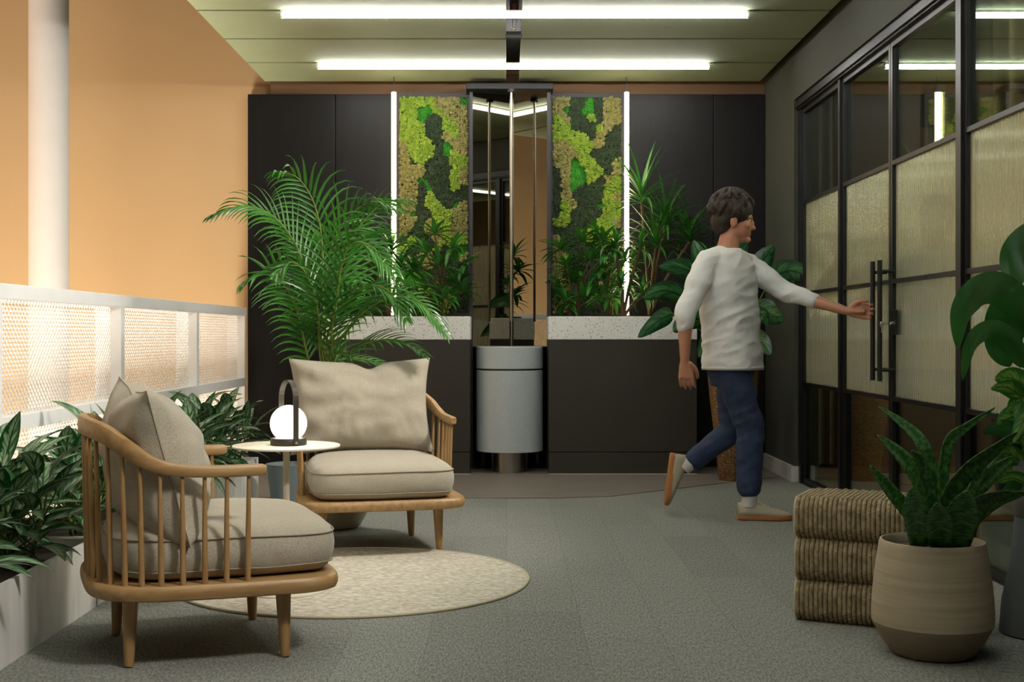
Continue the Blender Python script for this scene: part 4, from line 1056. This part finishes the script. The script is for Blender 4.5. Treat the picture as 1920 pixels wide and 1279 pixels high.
# hands
def hand(Wp, dirv, palm_n, curl, spread, thumb_side, sc=1.0, open_=0.0):
    d = Vector(dirv).normalized(); n_ = Vector(palm_n); n_ = (n_-d*n_.dot(d)).normalized(); s = d.cross(n_).normalized()*thumb_side
    kn = Wp+d*.088*sc
    limb(b, [(*Wp,.024,.021),(*(Wp+d*.03),.030,.018),(*(Wp+d*.06),.037,.0165),(*kn,.038,.015)], 16)
    # palm made flat: add a slab of overlapping ribs so that the back of the hand is broad
    for j, off in enumerate((.028,.010,-.010,-.028)):
        limb(b, [(*(Wp+d*.02+s*off*.6),.013),(*(kn+s*off*1.05),.0125)], 10, 3)
    for j, (off, ln) in enumerate(((.029,.072),(.010,.081),(-.010,.075),(-.028,.058))):
        p = kn+s*off*1.05; dd = (d+s*off*spread*6).normalized(); pts = [(*p,.0105)]
        for q, f in enumerate((.42,.32,.26)):
            dd = Matrix.Rotation(curl[q], 3, s*thumb_side) @ dd
            p = p+dd*ln*f*sc; pts.append((*p, .0098-.0011*q))
        limb(b, pts, 10, 4)
    p = Wp+d*.022+s*.024; dd = (d*.72+s*.62+n_*.35).normalized(); pts = [(*p,.0155),(*(p+dd*.034),.0135)]
    p2 = p+dd*.034; dd = (d*.9+s*.28+n_*.4).normalized(); p3 = p2+dd*.030; dd = (d+n_*.55).normalized(); pts += [(*p3,.011),(*(p3+dd*.024),.0095)]
    limb(b, pts, 10, 4)
body_only = len(b.v)
hand(Rwr, (.10,.02,-1), (.25,1,0), (.30,.42,.35), .5, 1)
hand(Lwr, (.95,-.28,-.03), (-.3,-1,0), (.35,.95,.7), .4, -1)
person = remeshed(b, 'person', 'skin', None, .0042, 3, .45)
tag(person, 'person in white long sleeved top and blue jeans reaching for the glass door handle', 'person')
# move origin to the stance foot
off = Vector((PX, PY, 0)); 
for v in person.data.vertices: v.co -= off
person.location = off
def child(mb, name, m, vox=.006, sm=6, fac=.5, crease=0):
    o = remeshed(mb, name, m, person, vox, sm, fac)
    nr = [v.normal.copy() for v in o.data.vertices]
    for v, n_ in zip(o.data.vertices, nr):
        if crease:
            c = v.co; q = Vector((c.x*5+c.z*3.2, c.y*5, c.z*13-c.x*6)); w = noise.noise(q); w2 = noise.noise(q*2.3+Vector((7,1,2)))
            v.co += n_*crease*((1-abs(w)*3.2)*.6+w2*.5)
        v.co -= off
    return o
# white top
tp_ = MB()
torso(tp_, [(1.185,6.57,.790,.170,.150,yaw+.25),(1.183,6.57,.86,.167,.148,yaw+.22),(1.175,6.565,.97,.162,.138,yaw+.15),(1.165,6.56,1.10,.168,.134,yaw+.05),(1.155,6.557,1.24,.176,.128,yaw),(1.15,6.556,1.33,.170,.110,yaw),(1.148,6.555,1.385,.130,.085,yaw),(1.147,6.553,1.412,.082,.068,yaw)])
Rs_end = Rel.lerp(Rwr,.22); Ls_end = Lel.lerp(Lwr,.42)
for S_ in (RS, LS): limb(tp_, [(1.148,6.555,1.375,.06),(*(Vector((1.148,6.555,1.36))*.5+S_*.5+Vector((0,0,.008))),.062),(*S_,.062)])
limb(tp_, [(*RS,.063),(*RS.lerp(Rel,.35),.062),(*RS.lerp(Rel,.75),.056),(*Rel,.053),(*Rs_end,.049)])
limb(tp_, [(*LS,.062),(*LS.lerp(Lel,.35),.062),(*LS.lerp(Lel,.8),.052),(*Lel,.050),(*Ls_end,.043)])
top = child(tp_, 'long_sleeved_top', 'tee', .0055, 5, .5, .0075)
hm = MB(); rs = []
for zz, kk in ((.786,1.0),(.782,1.012),(.796,1.02),(.802,1.0)):
    rs.append([(1.185-off.x+ (.170*kk*math.copysign(abs(math.cos(q))**.85, math.cos(q)))*math.cos(yaw+.25)-(.150*kk*math.copysign(abs(math.sin(q))**.85, math.sin(q)))*math.sin(yaw+.25),
                6.57-off.y+(.170*kk*math.copysign(abs(math.cos(q))**.85, math.cos(q)))*math.sin(yaw+.25)+(.150*kk*math.copysign(abs(math.sin(q))**.85, math.sin(q)))*math.cos(yaw+.25), zz) for q in [2*PI*i/40 for i in range(40)]])
hm.rings(rs, cap=False); hm.build('hem', 'tee', top, smooth=True)
# jeans
j = MB(); torso(j, [(1.175,6.57,.70,.10,.10,yaw+.4),(1.175,6.57,.76,.142,.112,yaw+.35),(1.178,6.57,.83,.142,.112,yaw+.3),(1.178,6.57,.88,.138,.105,yaw+.3)])
limb(j, [(*RH,.086),(*RH.lerp(RK,.35),.090),(*RH.lerp(RK,.8),.078),(*RK,.074),(*RK.lerp(RA,.35),.070),(*RK.lerp(RA,.68),.064),(*RK.lerp(RA,.80),.063)])
limb(j, [(*LH,.088),(*LH.lerp(LK,.35),.092),(*LH.lerp(LK,.8),.076),(*LK,.072),(*LK.lerp(LA,.35),.066),(*LK.lerp(LA,.7),.058),(*LK.lerp(LA,.82),.055)])
child(j, 'jeans', 'denim', .006, 5, .5, .0065)
# hair: full mop, built of overlapping locks on the skull
h = MB()
def hp(f, l, u): return H(f, l, u)
m_ = MB(); m_.ball((0,0,0), (.110,.094,.100), 24, 16)
h.add([H(-.022+v[0], v[1], .050+v[2]) for v in m_.v if True], m_.f)
m_ = MB(); m_.ball((0,0,0), (.062,.082,.075), 20, 12); h.add([H(-.062+v[0], v[1], -.008+v[2]) for v in m_.v], m_.f)
rh = random.Random(4)
for i in range(190):
    th = rh.uniform(.0,1.75); ph = rh.uniform(-PI, PI)
    if math.cos(ph) > .45 and th > 1.12: continue
    c_ = Vector((-.024+.110*math.sin(th)*math.cos(ph), .089*math.sin(th)*math.sin(ph), .052+.104*math.cos(th)))
    dn = Vector((math.cos(th)*math.cos(ph), math.cos(th)*math.sin(ph), -math.sin(th))); sw = Vector((-math.sin(ph), math.cos(ph), 0))*rh.uniform(-.8,.8)
    d = (dn+sw).normalized(); o_ = Vector((c_.x+.024, c_.y, c_.z-.05)).normalized()
    pts = [c_-d*.018, c_+o_*.009, c_+d*.020+o_*.006, c_+d*.036-o_*.004]
    h.tube([H(*p) for p in catmull(pts, 3)], [.0075+.003*math.sin(PI*q/9) for q in range(10)], 6)
child(h, 'hair', 'hair', .0045, 2, .35)
for s in (1,-1):
    e = MB(); c_ = H(.0725, s*.030, .004)-off; e.ball(c_, .0098, 16, 12); eo = e.build('eye', 'eye', person, smooth=True)
    e = MB(); c_ = H(.0795, s*.0315, .004)-off; e.ball(c_, (.0035,.0060,.0060), 12, 8); e.build('iris', 'iris', eo, smooth=True)
    e = MB(); e.tube([Vector(H(.083, s*q, .024+.004*math.sin((q-.014)/.03*PI)))-off for q in (.014,.022,.032,.042)], [.0022,.0034,.003,.0015], 6); e.build('eyebrow', 'hair', person, smooth=True)
# socks and shoes
def foot(A_, toe_dir, up, planted):
    td = Vector(toe_dir).normalized(); u = Vector(up); u = (u-td*u.dot(td)).normalized(); s = td.cross(u)
    heel = A_-td*.055-u*(.097)     # sole level under the heel
    def Q(f, l, z): return heel+td*f+s*l+u*z-off
    sole = MB(); outline = [(-.005,0),(.0,.028),(.03,.036),(.09,.036),(.15,.045),(.20,.050),(.245,.042),(.272,.022),(.280,0),(.272,-.022),(.245,-.040),(.20,-.047),(.15,-.041),(.09,-.033),(.03,-.034),(.0,-.026)]
    ol = catmull([(x,y,0) for x,y in outline], 3, True)
    sole.rings([[Q(.138+(p.x-.138)*k_, p.y*k_, z) for p in ol] for k_, z in ((.97,.001),(1,.004),(1.0,.022),(.985,.025))]); 
    up_ = MB(); 
    secs = []
    hts = [(0,.088,.03),(.03,.094,.036),(.06,.092,.037),(.09,.088,.037),(.12,.080,.038),(.15,.068,.043),(.19,.056,.047),(.225,.046,.042),(.255,.038,.030),(.272,.030,.014)]
    for f, ht, w in hts:
        r = []
        for q in range(15):
            an = PI*q/14; r.append(Q(f, math.cos(an)*w, .022+(ht-.022)*math.sin(an)**.75))
        secs.append(r+[Q(f, -w*.5, .021), Q(f, w*.5, .021)])
    up_.rings(secs)
    sh_ = up_.build('shoe', 'suede', person, smooth=True, fix=True); sole.build('sole', 'gum', sh_, smooth='auto', fix=True)
    lc = MB()
    for q in range(4):
        f = .115+q*.020; z = .083-.0105*q-.002
        lc.tube([Q(f, -.022, z-.004), Q(f+.002, 0, z+.006), Q(f, .022, z-.004)], .003, 6)
    lc.build('lace', 'lace', sh_, smooth=True)
    return Q
foot(RA, (1,-.06,0), (0,0,1), True); foot(LA, (-.12,.0,-.99), (.99,0,-.12), False)
s_ = MB(); s_.tube([RA+Vector((.0,0,-.03))-off, RA+Vector((.004,0,.045))-off, RA.lerp(RK,.26)-off], [.041,.040,.044], 20); s_.build('sock', 'sock', person, smooth='auto')
s_ = MB(); d_ = (LK-LA).normalized(); s_.tube([LA-d_*.02-off, LA+d_*.05-off, LA+d_*.10-off], [.040,.039,.042], 20); s_.build('sock', 'sock', person, smooth='auto')

# ================================================================== LIGHT FROM THE STOREY BELOW, ADDED FILL LIGHTS, CAMERA
def area(name, loc, rot, sx, sy, e, c):
    l = bpy.data.lights.new(name, 'AREA'); l.shape = 'RECTANGLE'; l.size = sx; l.size_y = sy; l.energy = e; l.color = [lin(x) for x in c]
    o = bpy.data.objects.new(name, l); C.objects.link(o); o.location = loc; o.rotation_euler = rot; return o
area('stairwell_light', (-3.3, 5.6, -2.6), (PI,0,0), 1.8, 5.0, 340, (255,244,230))
area('stairwell_top_fill', (-3.4, 4.5, 4.55), (0,0,0), 1.6, 5.0, 12, (255,246,236))  # weak unseen fill, added high in the void for the railing
def spot(name, loc, to, e, size, ang, c=(255,246,236)):
    l = bpy.data.lights.new(name, 'SPOT'); l.energy = e; l.spot_size = math.radians(ang); l.spot_blend = .9; l.shadow_soft_size = size; l.color = [lin(x) for x in c]
    o = bpy.data.objects.new(name, l); C.objects.link(o); o.location = loc; o.rotation_euler = (Vector(to)-Vector(loc)).to_track_quat('-Z','Y').to_euler(); return o
spot('added_fill_spot', (1.4, 4.9, 2.72), (-1.9, 6.0, .75), 270, .2, 80)  # unseen fill, added to brighten the railing and planters
spot('added_fill_spot', (.9, 2.2, 2.72), (-1.8, 4.2, .6), 190, .2, 60)  # second added fill, for the near railing, planters and chair
area('meeting_room_fill', (3.8, 6.5, 3.2), (0,0,0), 1.5, 3.0, 110, (255,236,210))  # added fill so that the curtains show through the glass
w = bpy.data.worlds.new('World'); bpy.context.scene.world = w; w.use_nodes = True
w.node_tree.nodes['Background'].inputs[0].default_value = (.5,.5,.48,1); w.node_tree.nodes['Background'].inputs[1].default_value = .05
cam = bpy.data.cameras.new('Camera'); co = bpy.data.objects.new('Camera', cam); C.objects.link(co)
co.location = (0,0,EYE); co.rotation_euler = (PI/2,0,0); cam.sensor_width = 36; cam.lens = F/1920*36
cam.shift_x = 10/1920; cam.shift_y = -13.5/1920; cam.clip_end = 60; cam.clip_start = .05
sc = bpy.context.scene; sc.camera = co
sc.view_settings.view_transform = 'Standard'; sc.view_settings.look = 'None'; sc.view_settings.gamma = 1; sc.view_settings.use_curve_mapping = False
sc.view_settings.exposure = 0.76
cy = sc.cycles; cy.use_denoising = True; cy.max_bounces = 8; cy.transparent_max_bounces = 16; cy.diffuse_bounces = 4; cy.glossy_bounces = 5; cy.sample_clamp_indirect = 6
cy.caustics_reflective = False; cy.caustics_refractive = False
